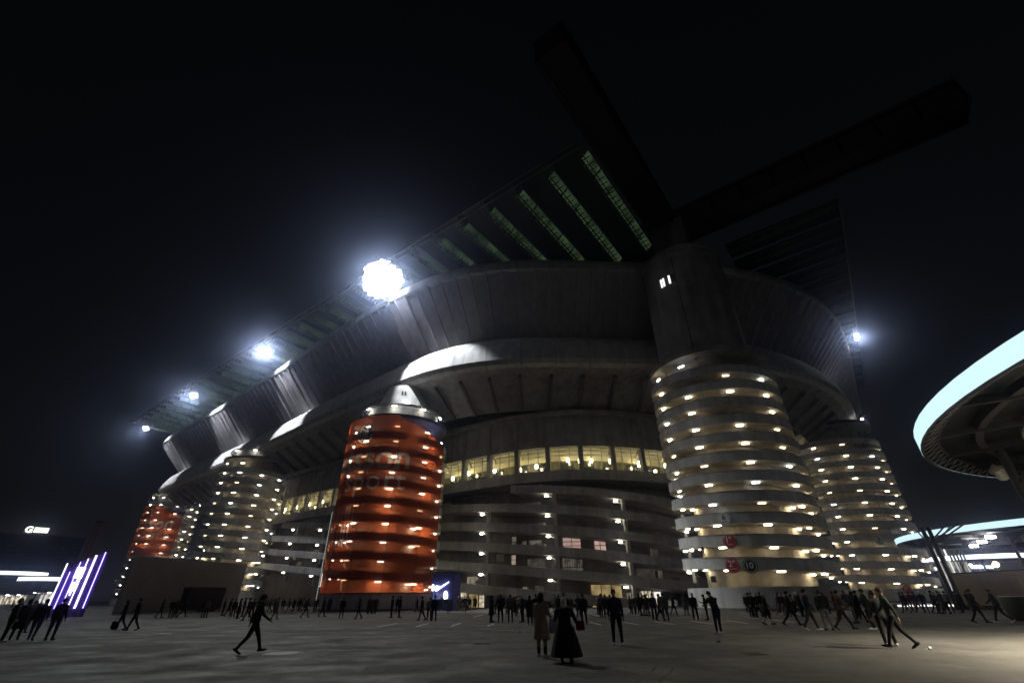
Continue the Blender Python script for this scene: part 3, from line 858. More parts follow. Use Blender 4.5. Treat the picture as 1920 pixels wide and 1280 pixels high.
girder('dark red roof girder reaching up and left over the plaza from the big tower', W(.8, 40, 0), W(.8, -44, 0), 4.2, 65.4, 70.2)
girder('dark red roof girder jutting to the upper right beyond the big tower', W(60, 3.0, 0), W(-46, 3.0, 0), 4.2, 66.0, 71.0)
fr4 = (Vector((UA.x, UA.y, 0)), Vector((VA.x, VA.y, 0)), Vector((0, 0, 1)))
MB().box((0, 0, 61.6), (3.1, 3.1, 4.2), fr4).build('girder_pier', CONCD, t4)

# ------------------------------------------------------------------ floodlights on the roof edge
def rim_pt(u):
    best = min(((UPPER.at(q / 2.0)[0].x - u) ** 2 + (0 if UPPER.at(q / 2.0)[0].y < 5 else 1e4), q / 2.0) for q in range(0, int(UPPER.len * 2)))
    return UPPER.w(best[1], 6.0, 59.6)
def floodlight(label, u, v, z, size, target, power, spill_t, spill_p, lamp=L_FLOOD, cols=7, rows=6, cone=95, group='floodlights on the roof edge'):
    p = W(u, v, z)
    t = thing('floodlight', label, 'floodlight', p, 0, group)
    d = (Vector(target) - p).normalized(); X = d.cross(Vector((0, 0, 1))).normalized(); Y = X.cross(d)
    w, h = size
    fr = MB()
    for k in range(rows + 1): fr.bar(X * (-w / 2) + Y * (h * (k / rows - .5)), X * (w / 2) + Y * (h * (k / rows - .5)), .08)
    for k in range(cols + 1): fr.bar(X * (w * (k / cols - .5)) - Y * (h / 2), X * (w * (k / cols - .5)) + Y * (h / 2), .08)
    fr.build('frame', DARKST, t)
    MB().bar(Vector((0, 0, h / 2)), Vector((0, 0, h / 2 + 1.8)), .2).build('hanger', DARKST, t)
    q = 14; ru = min(w / cols, h / rows) * .52
    me = None
    spots = []
    if cols > 5:
        for rg in range(5):
            nn_ = max(1, rg * 6 if rg < 4 else 34)
            for j in range(nn_):
                a_ = 2 * math.pi * (j + .3 * rg) / nn_; q_ = (rg if rg < 4 else 3.45) * w / 7.6 * random.uniform(.86, 1.08)
                spots.append((math.cos(a_) * q_, math.sin(a_) * q_))
        ru = w / 14 * .96
    else: spots = [(w * ((i + .5) / cols - .5), h * ((j + .5) / rows - .5)) for i in range(cols) for j in range(rows)]
    for sx, sy in spots:
            c = X * sx + Y * sy + d * .12
            mb = MB(); vs = [c + (X * math.cos(2 * math.pi * k / q) + Y * math.sin(2 * math.pi * k / q)) * ru for k in range(q)]
            mb.add(vs + [v_ - d * .25 for v_ in vs], [tuple(range(q))] + [(k, (k + 1) % q, q + (k + 1) % q, q + k) for k in range(q)])
            mb.build('lamp_head', lamp, t)
    def spot(nm, tg, e, ang, blend, back):
        L = bpy.data.lights.new(nm, 'SPOT'); L.energy = e; L.spot_size = R(ang); L.spot_blend = blend
        L.shadow_soft_size = .5; L.color = (.95, 1.0, .95) if nm == 'flood_beam' else (.92, .96, 1.0)
        o = bpy.data.objects.new(nm, L); COL.objects.link(o); o.parent = t
        dd = (Vector(tg) - p).normalized()
        o.location = dd * back
        o.rotation_euler = dd.to_track_quat('-Z', 'Y').to_euler()
    if power: spot('flood_beam', target, power, cone, .5, .9)
    if spill_p:
        spot('spill_beam', spill_t, spill_p, 48, .4, .9)
        spot('rim_beam', rim_pt(u) if u > 0 else W(-23.5, 64, 59), spill_p * .16, 84, .3, .9)
    return t
def beam_pt(u, dz=40.5):
    best = min(((UPPER.at(s / 2.0)[0].x - u) ** 2 + (0 if UPPER.at(s / 2.0)[0].y < 5 else 1e4), s / 2.0) for s in range(0, int(UPPER.len * 2)))
    return UPPER.w(best[1], 1.5, dz)
floodlight('blinding white floodlight bank at the near end of the roof edge', 52.5, -29.8, 60.2, (8.2, 8.2), (2, 34, 0), 47000, beam_pt(45), 100000, cone=74)
floodlight('second bright floodlight from the near end of the roof edge', 105, -28.5, 61.2, (2.6, 1.9), (-70, 40, 0), 15000, beam_pt(103), 80000, L_FLOOD2, 3, 2)
floodlight('third floodlight along the roof edge, smaller with distance', 154, -28, 61.2, (2.3, 1.7), (-110, 70, 0), 12000, beam_pt(147), 80000, L_FLOOD2, 3, 2)
floodlight('farthest small floodlight at the left tip of the roof', 205, -26, 61.2, (2.1, 1.6), (-150, 100, 0), 16000, beam_pt(200), 50000, L_FLOOD2, 3, 2)
floodlight('small lone floodlight on the short side roof at right', -26.9, 64, 61.0, (1.2, 1.8), (60, 20, 0), 4000, W(-18, 58, 41), 24000, L_FLOOD2, 1, 2)

# ------------------------------------------------------------------ ring canopies with LED fascia
def canopy(label, c, r, z, led, masts, detail=True, h=.68):
    t = thing('ring_canopy', label, 'canopy', (c[0], c[1], 0), 0, 'round canopies with glowing rims')
    n = 96
    MB().lathe([(r, z), (r + .06, z), (r + .06, z + h), (r, z + h)], n, close=True).build('led_fascia', led, t)
    MB().lathe([(r - .10, z + .0), (r - .015, z + .0), (r - .015, z + h), (r - .10, z + h)], n, close=True).build('fascia_back', DARKST, t)
    MB().lathe([(r - .02, z - .07), (r + .05, z - .07), (r + .05, z - .01), (r - .02, z - .01)], n, close=True).build('bottom_rim', DARKST, t)
    MB().lathe([(r - .05, z + h + .02), (r - .3, z + h + .12), (.2, z + h + .45)], n).build('roof_sheet', ROOFP, t)
    MB().lathe([(r - 2.4, z + .30), (r - 2.1, z + .30), (r - 2.1, z + .62), (r - 2.4, z + .62)], n, close=True).build('inner_ring', DARKST, t)
    if detail:
        mb = MB()
        for k in range(150):
            a, b = 2 * math.pi * k / 150, 2 * math.pi * (k + .5) / 150
            p = lambda an, rr, zz: (rr * math.cos(an), rr * math.sin(an), zz)
            mb.bar(p(a, r - .1, z - .05), p(b, r - .75, z + .3), .035); mb.bar(p(b, r - .75, z + .3), p(2 * math.pi * (k + 1) / 150, r - .1, z - .05), .035)
        mb.build('rim_lattice', STEEL, t)
        MB().lathe([(r - .8, z + .26), (r - .7, z + .26), (r - .7, z + .36), (r - .8, z + .36)], n, close=True).build('lattice_ring', DARKST, t)
        for k in range(26):
            a = 2 * math.pi * k / 26 + .06
            MB().bar((math.cos(a) * 2, math.sin(a) * 2, z + .55), (math.cos(a) * (r - .3), math.sin(a) * (r - .3), z + .35), .16, .34).build('roof_rib', DARKST, t)
        for rr in (r * .35, r * .62, r * .82):
            MB().lathe([(rr - .06, z + .3), (rr + .06, z + .3), (rr + .06, z + .5), (rr - .06, z + .5)], n, close=True).build('purlin_ring', STEEL, t)
        k = 0
        for a_deg in range(0, 360, 20):
            a = R(a_deg); 
            for rr, dl in ((r * .48, 1.4), (r * .72, 1.9)):
                k += 1
                ax = (Vector((math.cos(a), math.sin(a), 0)), Vector((-math.sin(a), math.cos(a), 0)), Vector((0, 0, 1)))
                MB().box((rr * math.cos(a), rr * math.sin(a), z + .52), (dl, 1.5, .03), ax).build('soffit_panel', mat('soffit_panel', (.22, .22, .20), .6, .2, 1, .1) if k % 3 else DARKST, t)
    for m_ in masts:
        mx, my = m_[0] - c[0], m_[1] - c[1]
        MB().tube([(mx, my, 0), (mx, my, z + .3)], .21 if detail else .18, 14).build('mast', DARKST, t)
        MB().lathe([(0, 0), (.42, 0), (.42, .06), (.26, .3)], 20, (mx, my, 0)).build('mast_base', DARKST, t)
        if detail:
            a_in = math.atan2(-my, -mx)
            for q in (-50, 0, 50):
                a = a_in + R(q)
                MB().tube([(mx, my, z - 1.5), (mx + 3.2 * math.cos(a), my + 3.2 * math.sin(a), z + .35)], .08, 8).build('strut', DARKST, t)
    return t
M1 = G(1888, 868, 7.4)
c1 = canopy('huge near round canopy with cyan glowing rim, cut by the right edge', (36.2, 8), 20.9, 7.8, LED, [(M1.x, M1.y)])
Md = G(1797, 1143)
c2 = canopy('middle round canopy with cyan rim in front of the rightmost tower', (76, 61), 21.6, 8.0, LED, [(Md.x, Md.y), (Md.x + .9, Md.y + .2)])
def far_canopy(label, pxl, pxr, py, led, z=8.0):
    P_ = G((pxl + pxr) / 2, py, z); L_ = G(pxl, py, z); Rr = G(pxr, py, z)
    r = (Rr - L_).length / 2
    return canopy(label, (P_.x, P_.y), r, z, led, [(P_.x + .2, P_.y)], False, .9)
far_canopy('long pale lit canopy rim low behind the middle canopy at right', 1766, 1912, 1051, LEDW)
far_canopy('smallest pale lit canopy rim, lowest of the stack at far right', 1762, 1838, 1068, LEDW)
far_canopy('pale blue lit canopy rim at the left edge above the kiosks', -90, 78, 1079, LEDW)
far_canopy('flat white lit canopy rim beside the purple portal', 37, 118, 1089, LEDW, 6.4)
# lamps under the canopies
WARMD = emit('warm_downlight', (1, .78, .5), 60)
def downlight(t, loc, e, col, size, tilt=(0, 0, 0), m=None):
    p = Vector(loc) - t.location
    MB().lathe([(0, .0), (.16, .0), (.2, .12), (.05, .2)], 16, p).build('downlight', m or WARMD, t)
    L = bpy.data.lights.new('downlight_beam', 'SPOT'); L.energy = e; L.color = col; L.spot_size = R(size); L.spot_blend = .8; L.shadow_soft_size = .2
    o = bpy.data.objects.new('downlight_beam', L); COL.objects.link(o); o.parent = t; o.location = p - Vector((0, 0, .25)); o.rotation_euler = tilt
downlight(c1, (20.6, 14.2, 7.7), 26000, (1, .86, .64), 136)
downlight(c1, (28, 19.5, 7.7), 2500, (1, .84, .62), 140)
mb = MB(); p0 = G(1868, 880, 7.7)
MB().tube([p0 - c1.location, p0 - c1.location + Vector((.5, .3, -.35))], [.16, .26], 14).build('speaker_horn', WHITEP, c1)
MB().tube([p0 - c1.location + Vector((.5, .2, .25)), p0 - c1.location + Vector((.55, .5, -.1))], [.3, .4], 14).build('speaker_horn', WHITEP, c1)
for px, py in ((1857, 1006), (1841, 1015), (1826, 1023), (1806, 1004), (1818, 1009)):
    p = G(px, py, 7.9)
    if px > 1820: MB().box(p - c2.location, (.42, .3, .16)).build('downlight', L_WHITE, c2)
    else: MB().bar(p - c2.location - Vector((2.2, 1.2, .1)), p - c2.location + Vector((2.2, 1.2, .1)), .2).build('lit_strut', WHITEP, c2)
for k, (px, py) in enumerate(((1763, 1061), (1782, 1062), (1793, 1057), (1817, 1058), (1834, 1060), (1818, 1071))):
    p = G(px, py, 6.6)
    pl = thing('pole_lamp', 'small white pole lamp under the far right canopies, ' + ('lowest of the six' if k == 5 else ORD[k] + ' from the left'), 'lamp', (p.x, p.y, 0), 0, 'distant pole lamps at right')
    MB().tube([(0, 0, 0), (0, 0, 6.4)], .07, 6).build('pole', STEEL, pl)
    MB().box((0, 0, 6.5), (.35, .35, .18)).build('lamp_head', L_WHITE, pl)

# ------------------------------------------------------------------ right hand edge: station wall, lit frames, kerb, bin
BRWALL = mat('brown_render', (.30, .255, .23), .8, .12, .8, .15)
A_, B_ = G(1812, 1141), G(1990, 1146)
B_ = A_ + (B_ - A_).normalized() * 24
st = thing('station_wall', 'plain brown rendered wall with a lamp on top behind the walking pair', 'wall', A_)
d_ = (B_ - A_).normalized(); n_ = Vector((-d_.y, d_.x, 0))
for k in range(6):
    c = d_ * (2 + 4 * k) + Vector((0, 0, 1.75))
    MB().box(c, (1.985, .15, 1.75), (d_, n_, Vector((0, 0, 1)))).build('wall_panel', BRWALL, st)
MB().box(d_ * 12 + Vector((0, 0, 3.56)), (12, .22, .06), (d_, n_, Vector((0, 0, 1)))).build('coping', DARKST, st)
MB().box(d_ * 12 + Vector((0, 0, .2)) - n_ * .17, (12, .02, .2), (d_, n_, Vector((0, 0, 1)))).build('skirting', BLACKP, st)
lp = G(1856, 1080, 3.9)
ll = thing('warm_wall_lamp', 'warm orange lamp glowing above the brown station wall', 'lamp', d_ * 6.2 + A_ + Vector((0, 0, 3.62)))
MB().tube([(0, 0, 0), (0, 0, .35)], .05, 8).build('stem', STEEL, ll)
MB().lathe([(0, .35), (.22, .4), (.26, .6), (.15, .8), (0, .85)], 16).build('globe', emit('amber_globe', (1, .66, .34), 50), ll)
# lit glazed screen behind the wall
gs = thing('glazed_screen', 'white lit glazed screen with slim posts beside the double mast', 'screen', G(1790, 1136))
ga, gb = G(1786, 1137), G(1816, 1136)
gd = (gb - ga).normalized(); gn = Vector((-gd.y, gd.x, 0)); gl = 9.0
for k in range(10):
    MB().box(gd * (gl * k / 9), (.09, .09, 3.6), (gd, gn, Vector((0, 0, 1)))).build('post', emit('post_glow', (1, .97, .92), 1.1) if k in (1, 2, 4) else STEEL, gs).location.z += 3.6  # three posts emit in place of light falling on the metal
for k in range(9):
    MB().box(gd * (gl * (k + .5) / 9) + Vector((0, 0, 3.0)), (gl / 19, .03, 2.6), (gd, gn, Vector((0, 0, 1)))).build('pane', glow_panel('screen_glow', (1, .96, .9), .5, .7, .02), gs)
for k in range(12):
    p = A_ + d_ * (2 + 1.6 * k) + n_ * 7
    bp_ = thing('facade_fin', ORD[k] + ' slim metal fin from the left above the brown station wall', 'fin', p, 0, 'metal fins above the station wall')
    MB().bar((0, 0, 0), (0, 0, 7.2), .16, .3).build('fin_blade', STEEL, bp_)
    MB().box((0, 0, .06), (.22, .22, .06)).build('foot', DARKST, bp_)
kb = thing('lit_kerb', 'low kerb with its lit white front painted as glow along the right of the plaza', 'kerb', G(1680, 1139))
ka, kc = G(1680, 1139), G(1786, 1138); kd = (kc - ka).normalized(); kn = Vector((-kd.y, kd.x, 0)); kl = (kc - ka).length
MB().box(kd * (kl / 2) + Vector((0, 0, .22)), (kl / 2, .35, .22), (kd, kn, Vector((0, 0, 1)))).build('kerb_stone', CONC2, kb)
for k in range(7): MB().box(kd * (kl * (k + .5) / 7) + Vector((0, 0, .24)) - kn * .37, (kl / 15.5, .02, .10), (kd, kn, Vector((0, 0, 1)))).build('glow_strip', emit('kerb_glow', (1, .97, .9), 1.5), kb)  # emission painted on for the light that whitens the kerb front
bn = thing('litter_bin', 'large rounded dark bin with a lit rim at the right edge', 'bin', G(1917, 1163))
MB().lathe([(0, 0), (.42, 0), (.62, .5), (.66, 1.1), (.6, 1.35), (.5, 1.36), (.5, 1.2)], 32).build('body', mat('bin_green', (.06, .065, .045), .6), bn)
MB().lathe([(.47, 1.37), (.62, 1.37), (.62, 1.42), (.47, 1.42)], 32, close=True).build('rim', WHITEP, bn)  # light on the bin's top put in as a white ring

# ------------------------------------------------------------------ left hand edge: hoarding, trailer, purple portal, kiosks, block
HOARD = mat('grey_hoarding', (.31, .31, .325), .8, .10, .35, .1)
ha, hb = G(214, 1150), G(440, 1142.5)
hd = (hb - ha).normalized(); hn = Vector((hd.y, -hd.x, 0)); hl = (hb - ha).length
ho = thing('grey_hoarding', 'tall plain grey hoarding hiding the foot of the left towers', 'hoarding', ha)
hz = AT(232, 1041, math.hypot(ha.x, ha.y)).z
n = 9
for k in range(n):
    c = hd * (hl * (k + .5) / n)
    MB().box(c + Vector((0, 0, hz * .68)), (hl / n / 2 - .004, .12, hz * .32), (hd, hn, Vector((0, 0, 1)))).build('upper_sheet', HOARD, ho)
    MB().box(c + Vector((0, 0, hz * .175)), (hl / n / 2 - .004, .10, hz * .175), (hd, hn, Vector((0, 0, 1)))).build('lower_sheet', HOARD, ho)
MB().box(hd * (hl / 2) + Vector((0, 0, hz * .355)) + hn * .16, (hl / 2, .04, .05), (hd, hn, Vector((0, 0, 1)))).build('rail', STEEL, ho)
for k in range(n + 1): MB().box(hd * (hl * k / n) - hn * .3 + Vector((0, 0, hz * .48)), (.1, .1, hz * .48), (hd, hn, Vector((0, 0, 1)))).build('post', STEEL, ho)
if 0: MB().box(Vector((0, 0, hz / 2)) + Vector((-7, 9, 0)), (.1, 11, hz / 2), (Vector((.78, -.62, 0)), Vector((-.62, -.78, 0)).normalized() * -1, Vector((0, 0, 1)))).build('return_sheet', HOARD, ho)
# parked dark trailer in front of the hoarding
ta, tb = G(338, 1148), G(404, 1146)
td = (tb - ta).normalized(); tn = Vector((-td.y, td.x, 0)); tl = (tb - ta).length
tr = thing('box_trailer', 'dark box trailer parked against the grey hoarding', 'trailer', ta)
MB().box(td * (tl / 2) + Vector((0, 0, 1.95)), (tl / 2, 1.1, 1.45), (td, tn, Vector((0, 0, 1)))).build('body', mat('trailer_dark', (.012, .013, .018), .5, .1, 1, .03), tr)
MB().box(td * (tl / 2) + Vector((0, 0, .42)), (tl / 2 * .98, .9, .08), (td, tn, Vector((0, 0, 1)))).build('chassis', DARKST, tr)
for q in (.62, .78):
    for sd in (-1, 1):
        w_ = MB().tube([td * (tl * q) + tn * (.75 * sd) + Vector((0, 0, .38)), td * (tl * q) + tn * (1.05 * sd) + Vector((0, 0, .38))], .38, 18).build('wheel', BLACKP, tr)
for q in (.08, .98): MB().bar(td * (tl * q) + Vector((0, 0, 0)), td * (tl * q) + Vector((0, 0, .5)), .12).build('support_leg', STEEL, tr)
for sd in (-1, 1): MB().box(td * (tl + .03) + tn * (.55 * sd) + Vector((0, 0, 1.95)), (.03, .5, 1.38), (td, tn, Vector((0, 0, 1)))).build('rear_door', mat('trailer_door', (.1, .1, .1), .5), tr)
MB().bar(td * (tl + .4) + Vector((0, 0, 0)), td * (tl + .9) + Vector((0, 0, 3.1)), .14).build('prop', STEEL, tr)
# purple portal
pd_ = 82.0
def atd(px, py, d=pd_): return AT(px, py, d)
PURP = mat('purple_cloth', (.10, .05, .34), .7, .15, .6, .1)
pa, pb = atd(97, 1122), atd(170, 1120); pa.z = pb.z = 0
po = thing('led_portal', 'purple lit portal with white vertical light strips and glowing logo', 'portal', pa)
pdv = (pb - pa).normalized(); pn = Vector((pdv.y, -pdv.x, 0)); pl_ = (pb - pa).length
for k in range(6):
    h_ = 5.4 + .33 * k
    MB().box(pdv * (pl_ * (k + .5) / 6) + Vector((0, 0, h_ / 2)), (pl_ / 12 - .02, .12, h_ / 2), (pdv, pn, Vector((0, 0, 1)))).build('cloth_panel', PURP, po)
VLED = emit('violet_strip', (.45, .32, 1.0), 5.0); VLEDW = emit('white_violet_strip', (.80, .75, 1.0), 3.2)
for k, (q, hh, w_, m_) in enumerate(((.0, 5.7, .06, VLEDW), (.16, 4.8, .035, VLED), (.33, 5.9, .04, VLED), (.50, 6.3, .05, VLEDW), (.68, 6.7, .10, VLEDW), (.90, 7.1, .04, VLED))):
    MB().box(pdv * (pl_ * q) + pn * .2 + Vector((0, 0, .9 + (hh - .9) / 2)), (w_, .05, (hh - .9) / 2), (pdv, pn, Vector((0, 0, 1)))).build('glow_strip', m_, po)
GLOW = emit('logo_glow', (.95, .93, 1), 3.0)
MB().box(pdv * (pl_ * .42) + pn * .3 + Vector((0, 0, 4.7)), (pl_ * .115, .05, .62), (pdv, pn, Vector((0, 0, 1)))).build('logo_panel', GLOW, po)
for dx, dz, sx, sz in ((0, 3.2, .085, .5), (-.05, 2.75, .05, .2), (.03, 3.75, .03, .25), (-.02, 2.5, .02, .25), (.06, 3.3, .03, .3)):
    MB().box(pdv * (pl_ * (.43 + dx)) + pn * .3 + Vector((0, 0, dz)), (pl_ * sx, .04, sz), (pdv, pn, Vector((0, 0, 1)))).build('logo_mark', GLOW, po)
# lattice mast behind the portal
lm = thing('lattice_mast', 'reddish lattice mast rising behind the purple portal', 'mast', (atd(131, 1120, 92).x, atd(131, 1120, 92).y, 0))
mb = MB(); hm = 11.6
for x in (-.4, .4):
    for y in (-.4, .4): mb.bar((x, y, 0), (x, y, hm), .09)
for k in range(14):
    z0, z1 = hm * k / 14, hm * (k + 1) / 14
    for a, b in (((-.4, -.4), (.4, -.4)), ((.4, -.4), (.4, .4)), ((.4, .4), (-.4, .4)), ((-.4, .4), (-.4, -.4))):
        mb.bar((*a, z0), (*b, z1), .05); mb.bar((*a, z1), (*b, z1), .05)
mb.build('lattice', mat('mast_red', (.30, .09, .07), .6), lm)
MB().box((0, 0, hm + .1), (.5, .5, .1)).build('head_plate', DARKST, lm)
# kiosks, far left
KLIT = glow_panel('kiosk_glow', (1.0, .95, .84), 1.6, .5, .12)
def kiosk(label, px0, px1, pyb, h, lit, nb):
    a, b = G(px0, pyb), G(px1, pyb); d = (b - a).normalized(); nn = Vector((d.y, -d.x, 0)); L = (b - a).length
    k_ = thing('kiosk', label, 'kiosk', a, 0, 'lit kiosks at left')
    ax = (d, nn, Vector((0, 0, 1)))
    MB().box(d * (L / 2) - nn * 1.6 + Vector((0, 0, h / 2)), (L / 2, 1.5, h / 2), ax).build('body', WHITEP, k_)
    MB().box(d * (L / 2) - nn * 1.2 + Vector((0, 0, h + .14)), (L / 2 + .4, 2.3, .12), ax).build('roof', DARKST, k_)
    for i in range(nb):
        c = d * (L * (i + .5) / nb) + Vector((0, 0, h * .6))
        o = MB().box(c, (L / nb * .42, .06, h * .28), ax).build('serving_hatch', lit, k_)
        MB().box(c + Vector((0, 0, -h * .32)) + nn * .2, (L / nb * .46, .25, .05), ax).build('shelf', STEEL, o)
    for i in range(nb + 1): MB().bar(d * (L * i / nb) + nn * 1.0, d * (L * i / nb) + nn * 1.0 + Vector((0, 0, h)), .09).build('post', STEEL, k_)
    for i in range(nb): MB().box(d * (L * (i + .5) / nb) + nn * .8 + Vector((0, 0, h - .05)), (.3, .2, .06), ax).build('lamp', L_WHITE, k_)
kiosk('white lit kiosk with canopy just left of the purple portal', 46, 100, 1139, 4.0, KLIT, 2)
kiosk('warm lit kiosk row at the left edge behind the standing group', -60, 40, 1140, 3.4, glow_panel('kiosk_warm', (1, .88, .66), 1.1, .9, .1), 5)
# apartment block with rooftop sign
bb = AT(2, 1120, 262); blk = thing('apartment_block', 'dark far apartment block at left edge carrying a pale rooftop sign', 'building', (bb.x, bb.y, 0))
bd = Vector((.74, .67, 0)).normalized(); bn_ = Vector((bd.y, -bd.x, 0)); ax = (bd, bn_, Vector((0, 0, 1)))
BH = AT(66, 993, 262).z - 2.4
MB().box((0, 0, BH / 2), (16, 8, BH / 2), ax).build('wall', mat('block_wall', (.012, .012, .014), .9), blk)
MB().box((0, 0, BH + .2), (16.3, 8.3, .25), ax).build('roof', CONCD, blk)
for fl in range(6):
    for k in range(9):
        lit = (fl * 9 + k) % 17 == 3
        o = MB().box(bd * (-14 + 3.5 * k) + bn_ * 8.03 + Vector((0, 0, 4 + 3.3 * fl)), (.5, .05, .6), ax).build('window', glow_panel('far_window', (1, .85, .6), .06, .4, .1) if lit else GLASSD, blk)
        MB().box(bd * (-14 + 3.5 * k) + bn_ * 8.15 + Vector((0, 0, 3.05 + 3.3 * fl)), (.95, .12, .06), ax).build('sill', CONCD, o)
SIGN = emit('sign_glow', (.95, 1.0, .78), 2.4)
sp = AT(70, 993, 262)
sg = thing('rooftop_sign', 'glowing pale rooftop sign, a round letter and a block, upper left', 'sign', (sp.x, sp.y, BH + .45))
MB().tube([bd * x for x in (-5, 5)], .15, 6).build('base_rail', DARKST, sg)
for x in (-4, 0, 4): MB().bar(bd * x, bd * x + Vector((0, 0, 2.2)), .2).build('strut', DARKST, sg)
zc = sp.z - BH - .45
gm = text_mesh('G', 3.0, .12, .1)
o = put('letter', gm, SIGN, sg); o.matrix_local = Matrix.Translation(bd * -3.4 + Vector((0, 0, zc - 1.0))) @ Matrix((bd, Vector((0, 0, 1)), bn_)).transposed().to_4x4()
for k in range(4): MB().box(bd * (-.4 + 1.05 * k) + bn_ * .2 + Vector((0, 0, zc)), (.48, .1, .9), ax).build('letter_block', SIGN, sg)

# ------------------------------------------------------------------ things by the facade: light pole with board, blue kiosk
pb_ = G(589, 1143)
pp = thing('floodlit_pole', 'tall thin white pole with a small barred board left of the orange tower', 'pole', pb_)
zt = AT(618, 958, math.hypot(pb_.x, pb_.y)).z; zs = AT(597, 1086, math.hypot(pb_.x, pb_.y)).z
MB().tube([(0, 0, 0), (0, 0, zt)], .06, 8).build('shaft', emit('shaft_glow', (1, .97, .92), .3), pp)  # shaft emits faintly in place of the light that falls on it
MB().lathe([(0, 0), (.3, 0), (.3, .05), (.1, .25)], 16).build('foot', DARKST, pp)
MB().box((.75, 0, zs), (.62, .06, 1.1)).build('board', mat('board_dark', (.05, .05, .05)), pp)
for k in range(4): MB().box((.3 + .28 * k, -.09, zs), (.06, .02, .95)).build('lit_bar', emit('board_bar', (1, .95, .85), .9), pp)
MB().box((.75, -.09, zs - 1.02), (.62, .02, .06)).build('lit_bar', MATS['board_bar'], pp)
ka_, kb_ = G(806, 1144), G(848, 1144)
kd_ = (kb_ - ka_).normalized(); kn_ = Vector((kd_.y, -kd_.x, 0)); kl_ = (kb_ - ka_).length; ax = (kd_, kn_, Vector((0, 0, 1)))
bk = thing('blue_kiosk', 'blue lit food kiosk with a white swoosh sign beside the orange tower', 'kiosk', ka_)
MB().box(kd_ * (kl_ / 2) - kn_ * 1.2 + Vector((0, 0, 2.4)), (kl_ / 2, 1.1, 2.4), ax).build('body', mat('blue_panel', (.07, .07, .32), .6), bk)
MB().box(kd_ * (kl_ / 2) - kn_ * .9 + Vector((0, 0, 4.92)), (kl_ / 2 + .15, 1.6, .1), ax).build('roof', DARKST, bk)
KW = emit('kiosk_sign', (.86, .88, 1.0), 4.0)
zsw = AT(828, 1101, math.hypot(ka_.x, ka_.y)).z
sw = [(-.05, .1), (.02, -.32), (.12, -.38), (.95, .48), (1.0, .62), (.62, .30), (.42, .12), (.1, .22)]
mb = MB(); m_ = len(sw)
vs = [kd_ * (kl_ * .18 + x * kl_ * .62) + Vector((0, 0, zsw + z * 1.25)) for x, z in sw]
mb.add([v + kn_ * .16 for v in vs] + [v + kn_ * .04 for v in vs], [tuple(range(m_)), tuple(range(m_, 2 * m_))[::-1]] + [(i, (i + 1) % m_, m_ + (i + 1) % m_, m_ + i) for i in range(m_)])
mb.build('swoosh_sign', KW, bk)
MB().box(kd_ * (kl_ * .08) + kn_ * .1 + Vector((0, 0, zsw)), (.14, .06, .42), ax).build('sign_dot', KW, bk)
zo = AT(835, 1116, math.hypot(ka_.x, ka_.y)).z
vs = [kd_ * (kl_ * .68 + .34 * math.cos(2 * math.pi * k / 24)) + Vector((0, 0, zo + .62 * math.sin(2 * math.pi * k / 24))) for k in range(24)]
MB().add([v + kn_ * .16 for v in vs] + [v + kn_ * .04 for v in vs], [tuple(range(24)), tuple(range(24, 48))[::-1]] + [(i, (i + 1) % 24, 24 + (i + 1) % 24, 24 + i) for i in range(24)]).build('oval_sign', KW, bk)
MB().box(kd_ * (kl_ * .4) + kn_ * .05 + Vector((0, 0, 1.9)), (kl_ * .3, .05, .5), ax).build('serving_hatch', glow_panel('blue_hatch', (.4, .42, 1), .35, 2, .3), bk)
MB().box(kd_ * (kl_ * .4) + kn_ * .3 + Vector((0, 0, 1.2)), (kl_ * .34, .3, .05), ax).build('counter', STEEL, bk)
wl = G(795, 1140)
wlt = thing('globe_lamp', 'glaring white lamp on a short post left of the blue kiosk', 'lamp', wl)
MB().tube([(0, 0, 0), (0, 0, 3.2)], .06, 8).build('post', STEEL, wlt)
MB().lathe([(0, 3.2), (.26, 3.3), (.3, 3.6), (.2, 3.9), (0, 3.95)], 16).build('globe', L_WHITE, wlt)

# ------------------------------------------------------------------ people
CL = {}
def cloth(k):
    cols = dict(black=(.014, .014, .016), charcoal=(.03, .03, .034), navy=(.018, .022, .05), brown=(.06, .038, .025), olive=(.04, .042, .026), burgundy=(.11, .018, .028),
                orange=(.30, .085, .025), tan=(.34, .25, .19), grey=(.12, .12, .125), white=(.6, .6, .58), jeans=(.055, .07, .12), khaki=(.20, .17, .12), lilac=(.42, .34, .46),
                green=(.024, .032, .028), skin=(.42, .26, .19), blond=(.36, .29, .2), darkhair=(.018, .013, .01), greyhair=(.5, .48, .45), shoe=(.02, .02, .02), trainer=(.55, .55, .53), red=(.16, .015, .015))
    if k not in CL: CL[k] = mat('cloth_' + k, cols[k], .9, .22, 9, .3, 0, .15)
    return CL[k]
def capsule(mb, a, b, ra, rb, n=12):
    a, b = Vector(a), Vector(b); d = (b - a); L = d.length or 1e-6; D = d / L
    pts = []; rs = []
    for k in (1, .8, .45): pts.append(a - D * ra * k); rs.append(ra * math.sqrt(max(.0004, 1 - k * k)))
    pts += [a, a + d * .5, b]; rs += [ra, (ra + rb) / 2, rb]
    for k in (.45, .8, 1): pts.append(b + D * rb * k); rs.append(rb * math.sqrt(max(.0004, 1 - k * k)))
    mb.tube(pts, rs, n)
def ellipsoid(mb, c, r, n=14, m=9):
    c = Vector(c); vs = []; fs = []
    for i in range(m + 1):
        th = math.pi * i / m
        for k in range(n):
            ph = 2 * math.pi * k / n
            vs.append(c + Vector((r[0] * math.sin(th) * math.cos(ph), r[1] * math.sin(th) * math.sin(ph), r[2] * math.cos(th))))
    for i in range(m):
        for k in range(n): fs.append((i * n + k, i * n + (k + 1) % n, (i + 1) * n + (k + 1) % n, (i + 1) * n + k))
    mb.add(vs, fs, True)
